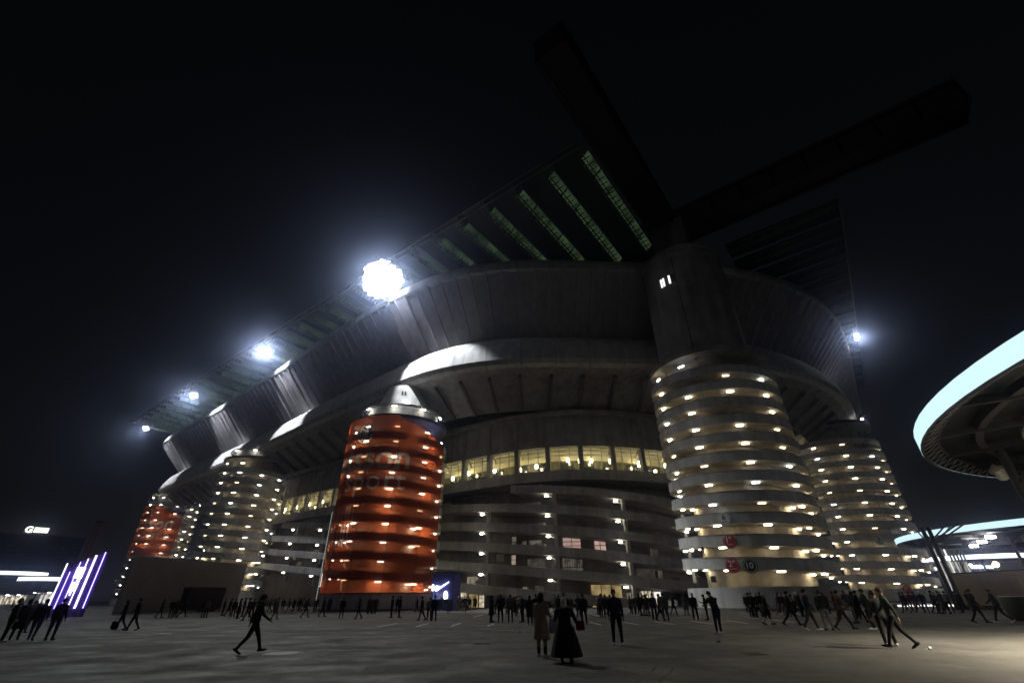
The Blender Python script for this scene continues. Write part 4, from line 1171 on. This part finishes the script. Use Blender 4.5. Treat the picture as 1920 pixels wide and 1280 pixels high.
SKIN, TOP, BOT, SHOE = 0, 1, 2, 3
def figure(name, legs, arms, lean=0, coat=0.0, flare=0.0, hip=0.0, head=(0, 0), bulk=1.0, hair='short'):
    """legs: ((hip flex, knee flex, spread, toe drop) left, right); arms: ((swing, spread, elbow, inward) left, right); faces +y"""
    body = MB(); segs = []
    def seg(a, b, ra, rb, tg): capsule(body, a, b, ra, rb); segs.append((Vector(a), Vector(b), ra, rb, tg))
    s_, c_ = math.sin, math.cos
    ln = R(lean); SP = Vector((0, s_(ln), c_(ln))); FW = Vector((0, c_(ln), -s_(ln))); XX = Vector((1, 0, 0))
    P0 = Vector((0, 0, 0)); low = 9
    for sd, (hf, kf, sp, toe) in zip((-1, 1), legs):
        hipj = P0 + Vector((sd * .092, 0, -.02))
        d1 = Vector((sd * s_(R(sp)), s_(R(hf)), -c_(R(hf)))).normalized()
        kn = hipj + d1 * .425
        d2 = Vector((sd * s_(R(sp)) * .5, s_(R(hf - kf)), -c_(R(hf - kf)))).normalized()
        an = kn + d2 * .405
        fd = Vector((sd * .12, c_(R(toe)), -s_(R(toe)))).normalized(); up_ = Vector((0, s_(R(toe)), c_(R(toe))))
        heel = an - up_ * .045 - fd * .045; ball = an - up_ * .055 + fd * .135; tip = ball + fd * .06 + Vector((0, 0, .004))
        seg(hipj, kn, .098 * bulk, .066, BOT); seg(kn, an, .064, .047, BOT)
        seg(heel, ball, .043, .040, SHOE); seg(ball, tip, .038, .026, SHOE)
        low = min(low, heel.z - .043, ball.z - .040, tip.z - .028)
    # torso as stacked ellipses
    rings = [(-.10, .135, .105), (0, .168 * bulk, .118 * bulk), (.12, .160 * bulk, .112 * bulk), (.25, .158 * bulk, .112 * bulk), (.38, .182 * bulk, .122 * bulk), (.47, .185 * bulk, .112 * bulk), (.53, .135, .085), (.57, .06, .055)]
    vs = []; fs = []; n = 20
    for h, rx, ry in rings:
        c = P0 + SP * h
        for k in range(n):
            t = 2 * math.pi * k / n; vs.append(c + XX * (rx * c_(t)) + FW * (ry * s_(t)))
    for i in range(len(rings) - 1):
        for k in range(n): fs.append((i * n + k, i * n + (k + 1) % n, (i + 1) * n + (k + 1) % n, (i + 1) * n + k))
    fs += [tuple(range(n))[::-1], tuple((len(rings) - 1) * n + k for k in range(n))]
    body.add(vs, fs, True)
    for x in (-.07, .07): segs.append((P0 + SP * .04 + XX * x, P0 + SP * .47 + XX * x, .13, .13, TOP))
    segs.append((P0 - SP * .06, P0 - SP * .1, .13, .13, BOT))
    if coat:
        # skirt of the coat, open below, hanging from the waist
        rr = [(.10, .168, .122), (-.02, .19 + flare * .25, .145 + flare * .2), (-.12 - coat * .4, .20 + flare * .65, .16 + flare * .6), (-.12 - coat, .21 + flare, .175 + flare)]
        vs = []; fs = []
        for h, rx, ry in rr:
            c = P0 + (SP * h if h > 0 else Vector((0, 0, h)))
            for k in range(n):
                t = 2 * math.pi * k / n; w_ = 1 + .05 * s_(5 * t) * (1 if h < 0 else 0)
                vs.append(c + XX * (rx * c_(t) * w_) + Vector((0, ry * s_(t) * w_, 0)))
        for i in range(3):
            for k in range(n): fs.append((i * n + k, i * n + (k + 1) % n, (i + 1) * n + (k + 1) % n, (i + 1) * n + k))
        fs += [tuple(range(n))[::-1], tuple(3 * n + k for k in range(n))]
        body.add(vs, fs, True)
        segs.append((P0, P0 + Vector((0, 0, -.1 - coat)), .19, .22 + flare, TOP))
    hands = []
    for sd, (sw, sp, el, inn) in zip((-1, 1), arms):
        sh = P0 + SP * .465 + XX * (sd * .178 * bulk)
        d1 = Vector((sd * s_(R(sp)), s_(R(sw)), -c_(R(sw)))).normalized()
        eb = sh + d1 * .285
        d2 = Vector((sd * s_(R(sp)) - sd * inn, s_(R(sw + el)), -c_(R(sw + el)))).normalized()
        wr = eb + d2 * .245
        seg(sh, eb, .062 * bulk, .049, TOP); seg(eb, wr, .048, .036, TOP)
        pm = wr + d2 * .085
        seg(wr, pm, .028, .034, SKIN)
        hands.append((sd, pm, d2))
    # neck and head
    nk = P0 + SP * .54; hp, ht = R(head[0]), R(head[1])
    hd_c = P0 + SP * .60 + Vector((s_(ht) * .02, s_(hp + ln) * .10 + .012, c_(hp) * .105))
    seg(nk, nk + SP * .09, .056, .052, SKIN)
    HU = Vector((0, s_(hp + ln * .5), c_(hp + ln * .5))); HF = Vector((0, c_(hp + ln * .5), -s_(hp + ln * .5)))
    ellipsoid(body, hd_c, (.074, .094, .112)); segs.append((hd_c - HU * .02, hd_c + HU * .03, .095, .095, SKIN))
    seg(hd_c + HF * .035 - HU * .07, hd_c + HF * .055 - HU * .085, .046, .036, SKIN)        # jaw
    seg(hd_c + HF * .088 + HU * .015, hd_c + HF * .108 - HU * .02, .010, .015, SKIN)        # nose
    for x in (-1, 1):
        seg(hd_c + XX * (.076 * x) + HU * .02, hd_c + XX * (.078 * x) - HU * .02, .014, .010, SKIN)   # ears
        seg(hd_c + HF * .083 + XX * (.028 * x) + HU * .028, hd_c + HF * .080 + XX * (.04 * x) + HU * .028, .013, .011, SKIN)  # brow
    # weld into one skin
    tmp = bpy.data.objects.new('tmp', body.mesh('tmp')); COL.objects.link(tmp)
    md = tmp.modifiers.new('r', 'REMESH'); md.mode = 'VOXEL'; md.voxel_size = .019; md.use_smooth_shade = True
    sm = tmp.modifiers.new('s', 'SMOOTH'); sm.factor = .5; sm.iterations = 3
    me = bpy.data.meshes.new_from_object(tmp.evaluated_get(bpy.context.evaluated_depsgraph_get()))
    bpy.data.objects.remove(tmp)
    me.name = name
    me.materials.clear()
    for k in ('skin', 'black', 'black', 'shoe'): me.materials.append(cloth(k))
    # fingers, rooted in the palm
    fm = MB()
    for sd, pm, d in hands:
        side = d.cross(Vector((0, 0, 1)));
        if side.length < .2: side = Vector((0, 1, 0))
        side.normalize(); nrm = side.cross(d).normalized(); inw = Vector((-sd, 0, 0))
        for k, L in enumerate((.066, .074, .070, .056)):
            b0 = pm + side * ((k - 1.5) * .018) + d * .012
            fm.tube([b0, b0 + d * (L * .55) + inw * .004, b0 + d * (L * .85) + inw * .022, b0 + d * (L * .95) + inw * .036], [.0095, .009, .008, .006], 6)
        b0 = pm - side * .026 - d * .03
        fm.tube([b0, b0 - side * .022 + d * .024, b0 - side * .024 + d * .05 + inw * .01], [.011, .010, .007], 6)
    bm = bmesh.new(); bm.from_mesh(me)
    nb = len(bm.faces); bm.from_mesh(fm.mesh('fingers'))
    for v in bm.verts: v.co.z -= low
    bm.faces.ensure_lookup_table()
    off = Vector((0, 0, low))
    hv = hd_c
    for i, f in enumerate(bm.faces):
        f.smooth = True
        if i >= nb: f.material_index = SKIN; continue
        p = f.calc_center_median() + off; best = (9, 0)
        for a, b, ra, rb, tg in segs:
            d = b - a; L2 = d.length_squared
            t = 0 if L2 < 1e-9 else max(0, min(1, (p - a).dot(d) / L2))
            q = (p - a - d * t).length - (ra + (rb - ra) * t)
            if q < best[0]: best = (q, tg)
        f.material_index = best[1]
    bm.to_mesh(me); bm.free()
    # hair shell
    hm = MB(); vs = []; fs = []; n, m = 16, 9
    for i in range(m + 1):
        th = math.pi * .5 * i / m * (1.28 if hair == 'short' else 1.45)
        for k in range(n):
            ph = 2 * math.pi * k / n
            front = s_(ph)
            tt = th * (1 - .42 * max(0, front))
            r_ = 1.10 + .02 * s_(3 * ph + i)
            loc = XX * (.077 * r_ * s_(tt) * c_(ph)) + HF * (.097 * r_ * s_(tt) * s_(ph)) + HU * (.114 * r_ * c_(tt))
            if hair == 'long' and i >= m - 2 and front < .25: loc += HU * (-.07 * (i - m + 3)) - HF * .012
            if hair == 'hat' and i == m: loc *= 1.05
            vs.append(hd_c + loc - off)
    for i in range(m):
        for k in range(n): fs.append((i * n + k, i * n + (k + 1) % n, (i + 1) * n + (k + 1) % n, (i + 1) * n + k))
    hm.add(vs, fs, True)
    h_ = hm.mesh(name + '_hair')
    h_.materials.append(cloth('darkhair'))
    return me, h_
AD = (4, 9, 12, .1)          # arm hanging
FG = {
 'stand': figure('standing_figure', ((2, 2, 3, 0), (-2, 2, 4, 0)), (AD, (6, 8, 18, .1))),
 'stand2': figure('relaxed_figure', ((5, 8, 2, 0), (-3, 1, 5, 0)), ((-6, 14, 40, .5), (-6, 14, 40, .5)), bulk=1.08),       # hands in pockets
 'phone': figure('phone_figure', ((1, 1, 3, 0), (-1, 1, 3, 0)), ((18, 8, 95, .35), (8, 10, 20, .1)), head=(24, 0)),
 'bow': figure('bowed_figure', ((8, 6, 2, 0), (4, 4, 3, 0)), ((30, 6, 62, .3), (30, 6, 58, .3)), lean=16, head=(30, 0), bulk=1.12),
 'walk': figure('striding_figure', ((24, 6, 1, -6), (-19, 18, 1, 34)), ((-24, 6, 12, .05), (24, 6, 28, .1)), lean=4),
 'walk2': figure('walking_figure', ((16, 4, 1, -4), (-14, 16, 1, 26)), ((-16, 6, 14, .05), (14, 6, 24, .1)), lean=3, bulk=1.06),
 'walk3': figure('strolling_figure', ((-12, 20, 2, 24), (13, 2, 2, -2)), ((12, 8, 30, .2), (-12, 8, 14, .05)), lean=3, hair='long'),
 'coat': figure('long_coat_figure', ((2, 2, 2, 0), (-2, 2, 3, 0)), (AD, (14, 8, 60, .3)), coat=.36, flare=.03, hair='long'),
 'skirt': figure('wide_coat_figure', ((0, 0, 3, 0), (0, 0, 3, 0)), ((16, 16, 62, .1), (6, 20, 30, .1)), coat=.66, flare=.23, hair='long', bulk=1.1),
 'coatwalk': figure('coated_walker', ((15, 4, 1, -3), (-13, 14, 1, 22)), ((-10, 8, 30, .3), (10, 8, 30, .3)), coat=.30, flare=.05, lean=3, bulk=1.05),
 'hat': figure('capped_figure', ((4, 4, 3, 0), (-3, 2, 4, 0)), ((10, 10, 70, .5), (10, 10, 70, .5)), hair='hat', bulk=1.1),
}
HEAD = dict(A=0, L=90, R=-90, T=180, AL=35, AR=-35, TL=145, TR=-145)
def person(px, py, fig, facing, h, top, bot, hair, label, group=None, shoe='shoe', loc=None, hairchild=True):
    me, hm = FG[fig]
    o = bpy.data.objects.new('person', me); COL.objects.link(o)
    o.location = loc if loc is not None else G(px, py)
    k = h / 1.74
    o.scale = (k * random.uniform(1.06, 1.18), k * random.uniform(1.06, 1.18), k)
    ang = HEAD[facing] if isinstance(facing, str) else facing
    o.rotation_euler.z = R(ang + random.uniform(-9, 9)) - math.atan2(o.location.x, o.location.y)
    for i, c in enumerate(('skin', top, bot, shoe)):
        o.material_slots[i].link = 'OBJECT'; o.material_slots[i].material = cloth(c)
    tag(o, label, 'person', group)
    if hairchild:
        q = bpy.data.objects.new('hair' if fig != 'hat' else 'knitted_hat', hm); COL.objects.link(q); q.parent = o
        q.material_slots[0].link = 'OBJECT'; q.material_slots[0].material = cloth(hair)
    return o
PP = [
 # left edge group
 (2, 1203, 'stand2', 'R', 1.78, 'green', 'black', 'darkhair', 'person in dark green jacket cut by the left edge of the picture', 'trainer'),
 (24, 1199, 'coat', 'A', 1.76, 'black', 'black', 'darkhair', 'person in a long black coat, second from the left edge'),
 (55, 1201, 'walk2', 'A', 1.75, 'black', 'jeans', 'darkhair', 'person in black jacket and blue jeans in the left edge group'),
 (90, 1200, 'stand', 'AR', 1.78, 'charcoal', 'olive', 'darkhair', 'rightmost person of the left edge group, dark jacket and olive trousers'),
 (40, 1186, 'phone', 'TR', 1.70, 'charcoal', 'black', 'brown', 'person half hidden behind the black coat in the left edge group'),
 (222, 1180, 'walk3', 'L', 1.68, 'black', 'black', 'darkhair', 'left of the couple walking past the grey hoarding, carrying a bag'),
 (245, 1182, 'walk2', 'L', 1.78, 'black', 'charcoal', 'darkhair', 'right of the couple walking past the grey hoarding'),
 (297, 1158, 'walk2', 'R', 1.75, 'charcoal', 'black', 'darkhair', 'left person of the far pair in front of the grey hoarding'),
 (318, 1158, 'stand', 'T', 1.72, 'black', 'jeans', 'darkhair', 'right person of the far pair in front of the grey hoarding'),
 (340, 1157, 'walk', 'R', 1.75, 'black', 'black', 'darkhair', 'person striding along the left end of the dark trailer'),
 (379, 1158, 'stand', 'A', 1.74, 'charcoal', 'black', 'darkhair', 'lone person standing in front of the dark trailer'),
 # queue behind the striding person
 (416, 1153, 'stand2', 'R', 1.72, 'black', 'black', 'darkhair', 'leftmost person of the queue by the pale tower foot'),
 (426, 1155, 'walk2', 'R', 1.78, 'charcoal', 'black', 'darkhair', 'second person from the left in the queue by the pale tower'),
 (435, 1157, 'stand', 'A', 1.70, 'black', 'charcoal', 'darkhair', 'third person from the left in the queue by the pale tower'),
 (444, 1159, 'coat', 'R', 1.74, 'charcoal', 'black', 'darkhair', 'person in a longer coat, fourth in the queue by the pale tower'),
 (453, 1156, 'stand', 'R', 1.80, 'black', 'black', 'brown', 'fifth person in the queue by the pale tower, just behind the strider'),
 (461, 1163, 'walk2', 'L', 1.78, 'black', 'black', 'darkhair', 'nearest person of the queue, directly left of the strider'),
 (469, 1158, 'phone', 'T', 1.72, 'navy', 'black', 'darkhair', 'queue member looking at a phone behind the strider'),
 (466, 1225, 'walk', 'R', 1.80, 'black', 'black', 'darkhair', 'large dark figure striding to the right across the open asphalt'),
 (504, 1147, 'walk2', 'L', 1.72, 'charcoal', 'black', 'darkhair', 'far person right of the strider, walking left'),
 (514, 1161, 'coatwalk', 'R', 1.76, 'grey', 'charcoal', 'darkhair', 'person in a grey coat just right of the strider'),
 (528, 1147, 'stand', 'A', 1.74, 'navy', 'black', 'darkhair', 'far person in navy before the dark facade left of the white pole'),
 (540, 1147, 'walk', 'L', 1.76, 'burgundy', 'black', 'darkhair', 'far walker in dark red left of the white pole'),
 (556, 1146, 'walk', 'R', 1.74, 'burgundy', 'charcoal', 'darkhair', 'second far walker in dark red nearer the white pole'),
 (571, 1158, 'walk', 'R', 1.70, 'black', 'black', 'darkhair', 'thin dark walker in front of the white pole'),
 (603, 1156, 'walk2', 'R', 1.76, 'black', 'black', 'darkhair', 'dark walker just right of the white pole'),
 (590, 1147, 'stand2', 'T', 1.75, 'navy', 'black', 'darkhair', 'far person in navy at the foot of the white pole'),
 (616, 1147, 'stand', 'A', 1.75, 'navy', 'jeans', 'darkhair', 'far person in navy at the left foot of the orange tower'),
 (639, 1158, 'stand', 'A', 1.74, 'black', 'black', 'darkhair', 'person standing under the left part of the orange tower'),
 (671, 1160, 'walk3', 'L', 1.66, 'charcoal', 'black', 'brown', 'person under the middle of the orange tower with a pale top'),
 (690, 1150, 'coat', 'T', 1.74, 'charcoal', 'black', 'darkhair', 'long coated person against the base wall of the orange tower'),
 (733, 1157, 'stand2', 'L', 1.82, 'charcoal', 'black', 'darkhair', 'left person of the pair under the right part of the orange tower'),
 (748, 1157, 'stand', 'R', 1.80, 'black', 'black', 'darkhair', 'right person of the pair under the right part of the orange tower'),
 # by the blue kiosk
 (790, 1163, 'walk2', 'L', 1.74, 'navy', 'black', 'darkhair', 'left person of the trio in front of the blue kiosk'),
 (804, 1163, 'stand', 'A', 1.66, 'grey', 'black', 'darkhair', 'middle person of the trio in front of the blue kiosk'),
 (813, 1164, 'stand', 'A', 1.80, 'black', 'black', 'darkhair', 'tall right person of the trio in front of the blue kiosk'),
 (825, 1145, 'stand2', 'A', 1.75, 'navy', 'black', 'darkhair', 'first person of the line at the blue kiosk'),
 (835, 1146, 'stand', 'A', 1.70, 'navy', 'jeans', 'darkhair', 'second person of the line at the blue kiosk, in jeans'),
 (846, 1145, 'coat', 'R', 1.76, 'black', 'black', 'darkhair', 'long coated person in the line at the blue kiosk'),
 (857, 1145, 'stand', 'L', 1.78, 'navy', 'black', 'darkhair', 'fourth person of the line right of the blue kiosk'),
 (866, 1144, 'walk2', 'R', 1.74, 'navy', 'white', 'darkhair', 'person with pale trousers in the line right of the blue kiosk'),
 (874, 1144, 'stand', 'A', 1.72, 'charcoal', 'black', 'darkhair', 'last person of the line before the lit doorway'),
 (890, 1143, 'coat', 'T', 1.76, 'black', 'black', 'darkhair', 'dark figure standing in the yellow lit doorway left of centre'),
 # centre group
 (921, 1166, 'coat', 'R', 1.72, 'black', 'black', 'darkhair', 'leftmost of the dark group at centre, long black coat'),
 (938, 1166, 'stand2', 'A', 1.80, 'navy', 'black', 'darkhair', 'second from the left of the dark group at centre'),
 (957, 1166, 'stand', 'A', 1.78, 'grey', 'jeans', 'darkhair', 'person in grey hooded top and jeans in the centre group'),
 (980, 1166, 'stand2', 'L', 1.76, 'black', 'black', 'blond', 'fair haired person in black in the centre group'),
 (994, 1171, 'coat', 'A', 1.72, 'charcoal', 'black', 'darkhair', 'person in a long charcoal coat at the right of the centre group', 'trainer'),
 (1006, 1168, 'coatwalk', 'A', 1.80, 'black', 'black', 'darkhair', 'tall person in black right behind the tan coat'),
 (1017, 1231, 'coat', 'AR', 1.74, 'tan', 'black', 'darkhair', 'near person in a tan coat and black trousers at centre', 'trainer'),
 (1063, 1242, 'skirt', 'A', 1.60, 'black', 'black', 'greyhair', 'near pale haired person in a wide black coat at centre'),
 (1060, 1178, 'hat', 'T', 1.82, 'black', 'black', 'darkhair', 'person in black standing just behind the pale haired one'),
 (1096, 1171, 'stand2', 'A', 1.78, 'navy', 'navy', 'darkhair', 'lone person in navy right of the pale haired one'),
 (1128, 1157, 'stand', 'TL', 1.72, 'navy', 'black', 'darkhair', 'left of the far trio before the yellow shop front'),
 (1138, 1160, 'stand2', 'A', 1.76, 'navy', 'black', 'darkhair', 'middle of the far trio before the yellow shop front'),
 (1147, 1154, 'stand', 'L', 1.74, 'charcoal', 'black', 'darkhair', 'right of the far trio before the yellow shop front'),
 (1160, 1209, 'stand', 'T', 1.86, 'navy', 'black', 'darkhair', 'tall near person in navy jacket with white trainers, right of centre', 'trainer'),
 (1196, 1150, 'stand2', 'T', 1.74, 'black', 'black', 'darkhair', 'far dark person left of the bright doorway'),
 (1208, 1149, 'coat', 'L', 1.72, 'olive', 'black', 'darkhair', 'far person in olive in front of the bright doorway'),
 (1229, 1163, 'stand', 'A', 1.78, 'brown', 'black', 'darkhair', 'left of the three before the bright doorway, dark brown jacket'),
 (1240, 1163, 'walk2', 'R', 1.74, 'orange', 'black', 'darkhair', 'person in an orange jacket before the bright doorway'),
 (1250, 1164, 'stand', 'A', 1.78, 'grey', 'jeans', 'darkhair', 'right of the three before the bright doorway, grey top and jeans'),
 # in front of the big grey tower
 (1306, 1162, 'stand', 'T', 1.76, 'black', 'black', 'darkhair', 'dark person standing at the left foot of the big grey tower'),
 (1328, 1162, 'phone', 'L', 1.68, 'black', 'black', 'darkhair', 'shorter dark person facing the one at the tower foot'),
 (1351, 1187, 'bow', 'TL', 1.84, 'black', 'navy', 'darkhair', 'broad person bowed forward with white trainers before the grey tower', 'trainer'),
 (1404, 1148, 'stand', 'A', 1.72, 'black', 'charcoal', 'darkhair', 'slim person at the left of the group under the tower notice'),
 (1418, 1160, 'stand2', 'T', 1.78, 'black', 'black', 'darkhair', 'dark pair member with white trainers under the tower notice', 'trainer'),
 (1426, 1156, 'walk3', 'R', 1.74, 'black', 'black', 'blond', 'fair haired person beside the dark pair under the tower notice'),
 (1443, 1171, 'coatwalk', 'R', 1.74, 'black', 'white', 'greyhair', 'person in black coat and white trousers before the grey tower'),
 (1467, 1156, 'walk2', 'R', 1.76, 'burgundy', 'khaki', 'darkhair', 'person in burgundy jacket and khaki trousers by the grey tower', 'trainer'),
 (1488, 1173, 'walk', 'R', 1.82, 'black', 'black', 'darkhair', 'tall dark person striding right in front of the grey tower'),
 (1526, 1182, 'walk2', 'R', 1.86, 'navy', 'charcoal', 'darkhair', 'tall person in navy with white trainers right of the grey tower middle', 'trainer'),
 (1556, 1181, 'stand2', 'AL', 1.80, 'black', 'grey', 'brown', 'person in black jacket and pale grey trousers near the grey tower'),
 (1575, 1160, 'hat', 'L', 1.80, 'burgundy', 'black', 'burgundy', 'person in a dark red scarf and hat behind the grey trousers'),
 (1588, 1181, 'walk', 'R', 1.82, 'brown', 'black', 'darkhair', 'person in dark brown stepping right beside the right side group'),
 (1607, 1168, 'stand', 'L', 1.80, 'green', 'grey', 'greyhair', 'pale haired person in green jacket in the right side group'),
 (1620, 1168, 'walk2', 'R', 1.80, 'navy', 'black', 'darkhair', 'person in navy walking between the right side group'),
 (1640, 1180, 'stand2', 'L', 1.84, 'black', 'black', 'brown', 'dark person just left of the big near pair at right', 'trainer'),
 (1672, 1211, 'stand', 'AL', 1.74, 'charcoal', 'black', 'brown', 'left of the big near pair at right, face lit', 'trainer'),
 (1693, 1216, 'walk', 'L', 1.84, 'green', 'black', 'brown', 'right of the big near pair, dark jacket, leg stretched out behind'),
 # far right
 (1706, 1146, 'walk2', 'L', 1.76, 'black', 'black', 'darkhair', 'first of the far walkers along the lit kerb, from left'),
 (1716, 1145, 'stand', 'A', 1.74, 'burgundy', 'black', 'darkhair', 'second of the far walkers along the lit kerb, dark red top'),
 (1727, 1148, 'walk2', 'L', 1.78, 'navy', 'black', 'darkhair', 'third of the far walkers along the lit kerb, navy jacket'),
 (1739, 1149, 'stand2', 'A', 1.76, 'black', 'jeans', 'greyhair', 'fourth of the far walkers along the lit kerb, pale hair'),
 (1759, 1150, 'walk2', 'R', 1.80, 'black', 'black', 'darkhair', 'fifth of the far walkers, just left of the double mast'),
 (1776, 1151, 'coatwalk', 'L', 1.78, 'charcoal', 'black', 'brown', 'coated walker passing the double mast'),
 (1786, 1149, 'stand', 'A', 1.76, 'grey', 'black', 'darkhair', 'person in grey standing right at the double mast'),
 (1806, 1148, 'stand2', 'L', 1.76, 'navy', 'black', 'darkhair', 'person in navy between the double mast and the brown wall'),
 (1842, 1168, 'walk2', 'R', 1.82, 'black', 'black', 'brown', 'left of the pair walking past the brown station wall'),
 (1884, 1168, 'walk', 'L', 1.84, 'charcoal', 'black', 'brown', 'right of the pair past the brown wall, white trainers, long stride', 'trainer'),
]
for row in PP:
    px, py, fg, fc, h, tp, bt, hr, lb = row[:9]
    person(px, py, fg, fc, h, tp, bt, hr, lb, 'people crossing the plaza', row[9] if len(row) > 9 else 'shoe')
# the thinner crowd along the foot of the stadium
for x0, x1, y0, y1, k, zone in ((480, 640, 1143, 1149, 12, 'around the white pole'), (640, 800, 1146, 1152, 7, 'below the near orange tower'), (816, 884, 1144, 1149, 8, 'beside the blue kiosk'), (900, 1110, 1145, 1156, 16, 'below the dark facade at centre'),
        (1110, 1290, 1146, 1156, 14, 'by the lit shop doors'), (1390, 1500, 1150, 1160, 9, 'below the big grey tower notice'), (1500, 1700, 1146, 1160, 12, 'right of the big grey tower'), (1690, 1830, 1143, 1150, 7, 'along the lit kerb at right'),
        (0, 130, 1140, 1152, 10, 'by the kiosks at far left'), (250, 400, 1153, 1158, 4, 'before the grey hoarding')):
    xs = sorted(random.uniform(x0, x1) for _ in range(k))
    for q, x in enumerate(xs):
        tp = random.choice(('black', 'black', 'charcoal', 'navy', 'navy', 'brown', 'olive', 'burgundy', 'grey', 'green', 'khaki', 'tan'))
        person(x, random.uniform(y0, y1), random.choice(('stand', 'stand2', 'stand', 'walk2', 'walk3', 'coat', 'hat', 'phone', 'coatwalk')), random.choice(('A', 'L', 'R', 'T', 'AL', 'AR', 'TL', 'TR')), random.uniform(1.62, 1.86),
               tp, random.choice(('black', 'black', 'charcoal', 'jeans', 'navy', 'khaki')), random.choice(('darkhair', 'darkhair', 'brown', 'blond', 'greyhair')),
               ORD[q] + ' small far figure from the left ' + zone + ', ' + tp + ' jacket', 'far crowd along the foot of the stadium', random.choice(('shoe', 'shoe', 'trainer')))
# spectators leaning out along the gallery
for gi, px in enumerate((846, 852, 861, 868, 880, 884, 889, 893, 897, 903, 906, 910, 925, 929, 933, 938, 952, 963, 1200, 1207, 1228, 1233, 1238, 575, 592, 601)):
    s_ = RING2.s_px(px, 22.5)
    person(0, 0, random.choice(('stand', 'stand2', 'hat', 'phone')), random.choice(('T', 'A', 'L', 'R')), random.uniform(1.66, 1.86), random.choice(('black', 'charcoal', 'navy')), 'black', 'darkhair',
           'tiny dark spectator in the lit gallery, ' + (ORD[gi] + ' from its left end' if gi < 18 else ORD[gi - 18] + ' of those near the big grey tower' if gi < 23 else ORD[gi - 23] + ' left of the orange tower'), 'spectators in the lit gallery', 'shoe', RING2.w(s_, -.55 - random.random() * .7, 21.0), False)
# a few on the ramps of the big towers
for t, f, r, p, ph, z, lb in ((t4, f4, 9.3, 2.54, -44, 6.0, 'dark figure on the third turn of the big grey tower, at its left'), (t4, f4, 9.3, 2.54, -52, 8.5, 'dark figure one turn higher at the left of the big grey tower'), (t2, f2, 9.3, 2.72, 20, 4.9, 'dark figure on a low turn of the pale left tower')):
    a = f + R(ph)
    person(0, 0, 'stand2', 'T', 1.75, 'black', 'black', 'darkhair', lb, 'people on the tower ramps', 'shoe', Vector((t.location.x + (r - .9) * math.cos(a), t.location.y + (r - .9) * math.sin(a), z)), False)

# bags and small things
def bag(label, loc, w, d, h, col, cat='bag', rz_=0.0):
    t = thing('shoulder_bag' if cat == 'bag' else 'shopping_bag', label, 'bag', loc, rz_)
    vs = []; n = 16
    mb = MB()
    prof = [(0, .82), (.06, 1), (.5, 1.04), (.92, .95), (1, .86)]
    for q, k in prof:
        for i in range(n):
            a = 2 * math.pi * i / n; cx = math.copysign(abs(math.cos(a)) ** .5, math.cos(a)); cy = math.copysign(abs(math.sin(a)) ** .5, math.sin(a))
            vs.append((cx * w / 2 * k, cy * d / 2 * k, h * q))
    fs = [(i * n + k, i * n + (k + 1) % n, (i + 1) * n + (k + 1) % n, (i + 1) * n + k) for i in range(len(prof) - 1) for k in range(n)]
    mb.add(vs, fs + [tuple(range(n))[::-1], tuple((len(prof) - 1) * n + k for k in range(n))], True)
    mb.build('body', cloth(col), t)
    MB().tube([(w / 2 * .7 * math.cos(math.pi * k / 10), 0, h * .97 + .22 * math.sin(math.pi * k / 10)) for k in range(11)], .009, 6).build('strap', cloth('black'), t)
    return t
g = G(1017, 1231); bag('pale lilac carrier bag held beside the tan coat', (g.x + .42, g.y + .06, .62), .34, .14, .40, 'lilac', 'carrier')
g = G(1063, 1242); bag('red handbag at the elbow of the pale haired person', (g.x + .46, g.y + .02, .78), .26, .14, .24, 'red')
g = G(222, 1180); bag('dark bag carried low by the left of the couple', (g.x - .30, g.y - .05, .06), .42, .22, .42, 'black')
g = G(1607, 1168); bag('white carrier bag beside the green jacket at right', (g.x - .34, g.y - .08, .35), .34, .14, .36, 'white', 'carrier')
# litter
for px, py, m_, lb in ((973, 1186, 'white', 'crumpled white paper cup on the asphalt left of centre'), (1364, 1156, 'white', 'scrap of white litter left of the tower group'), (1346, 1204, 'grey', 'small pale scrap on the asphalt below the bowed person'),
                      (1742, 1217, 'white', 'tiny white scrap right of the near pair'), (860, 1130, 'white', 'white scrap by the kiosk line')):
    g = G(px, py)
    t = thing('litter', lb, 'litter', g)
    MB().tube([(0, 0, .04), (.1, .03, .045)], [.035, .045], 10).build('cup', cloth(m_), t)
    MB().add([(-.1, -.06, .01), (.02, -.09, .03), (.05, .02, .008), (-.07, .05, .035)], [(0, 1, 2), (0, 2, 3)]).build('paper', cloth(m_), t)

# ------------------------------------------------------------------ night haze
hz_ = MB().box((-40, 150, 39.5), (330, 190, 41)).build('haze', None)
hm_ = bpy.data.materials.new('haze'); hm_.use_nodes = True
nt = hm_.node_tree; nt.nodes.clear()
pv = nt.nodes.new('ShaderNodeVolumePrincipled'); oo = nt.nodes.new('ShaderNodeOutputMaterial')
pv.inputs['Color'].default_value = (.50, .60, 1, 1); pv.inputs['Density'].default_value = .0012; pv.inputs['Anisotropy'].default_value = .97
nt.links.new(pv.outputs[0], oo.inputs['Volume'])
hz_.data.materials.append(hm_); hz_['kind'] = 'stuff'
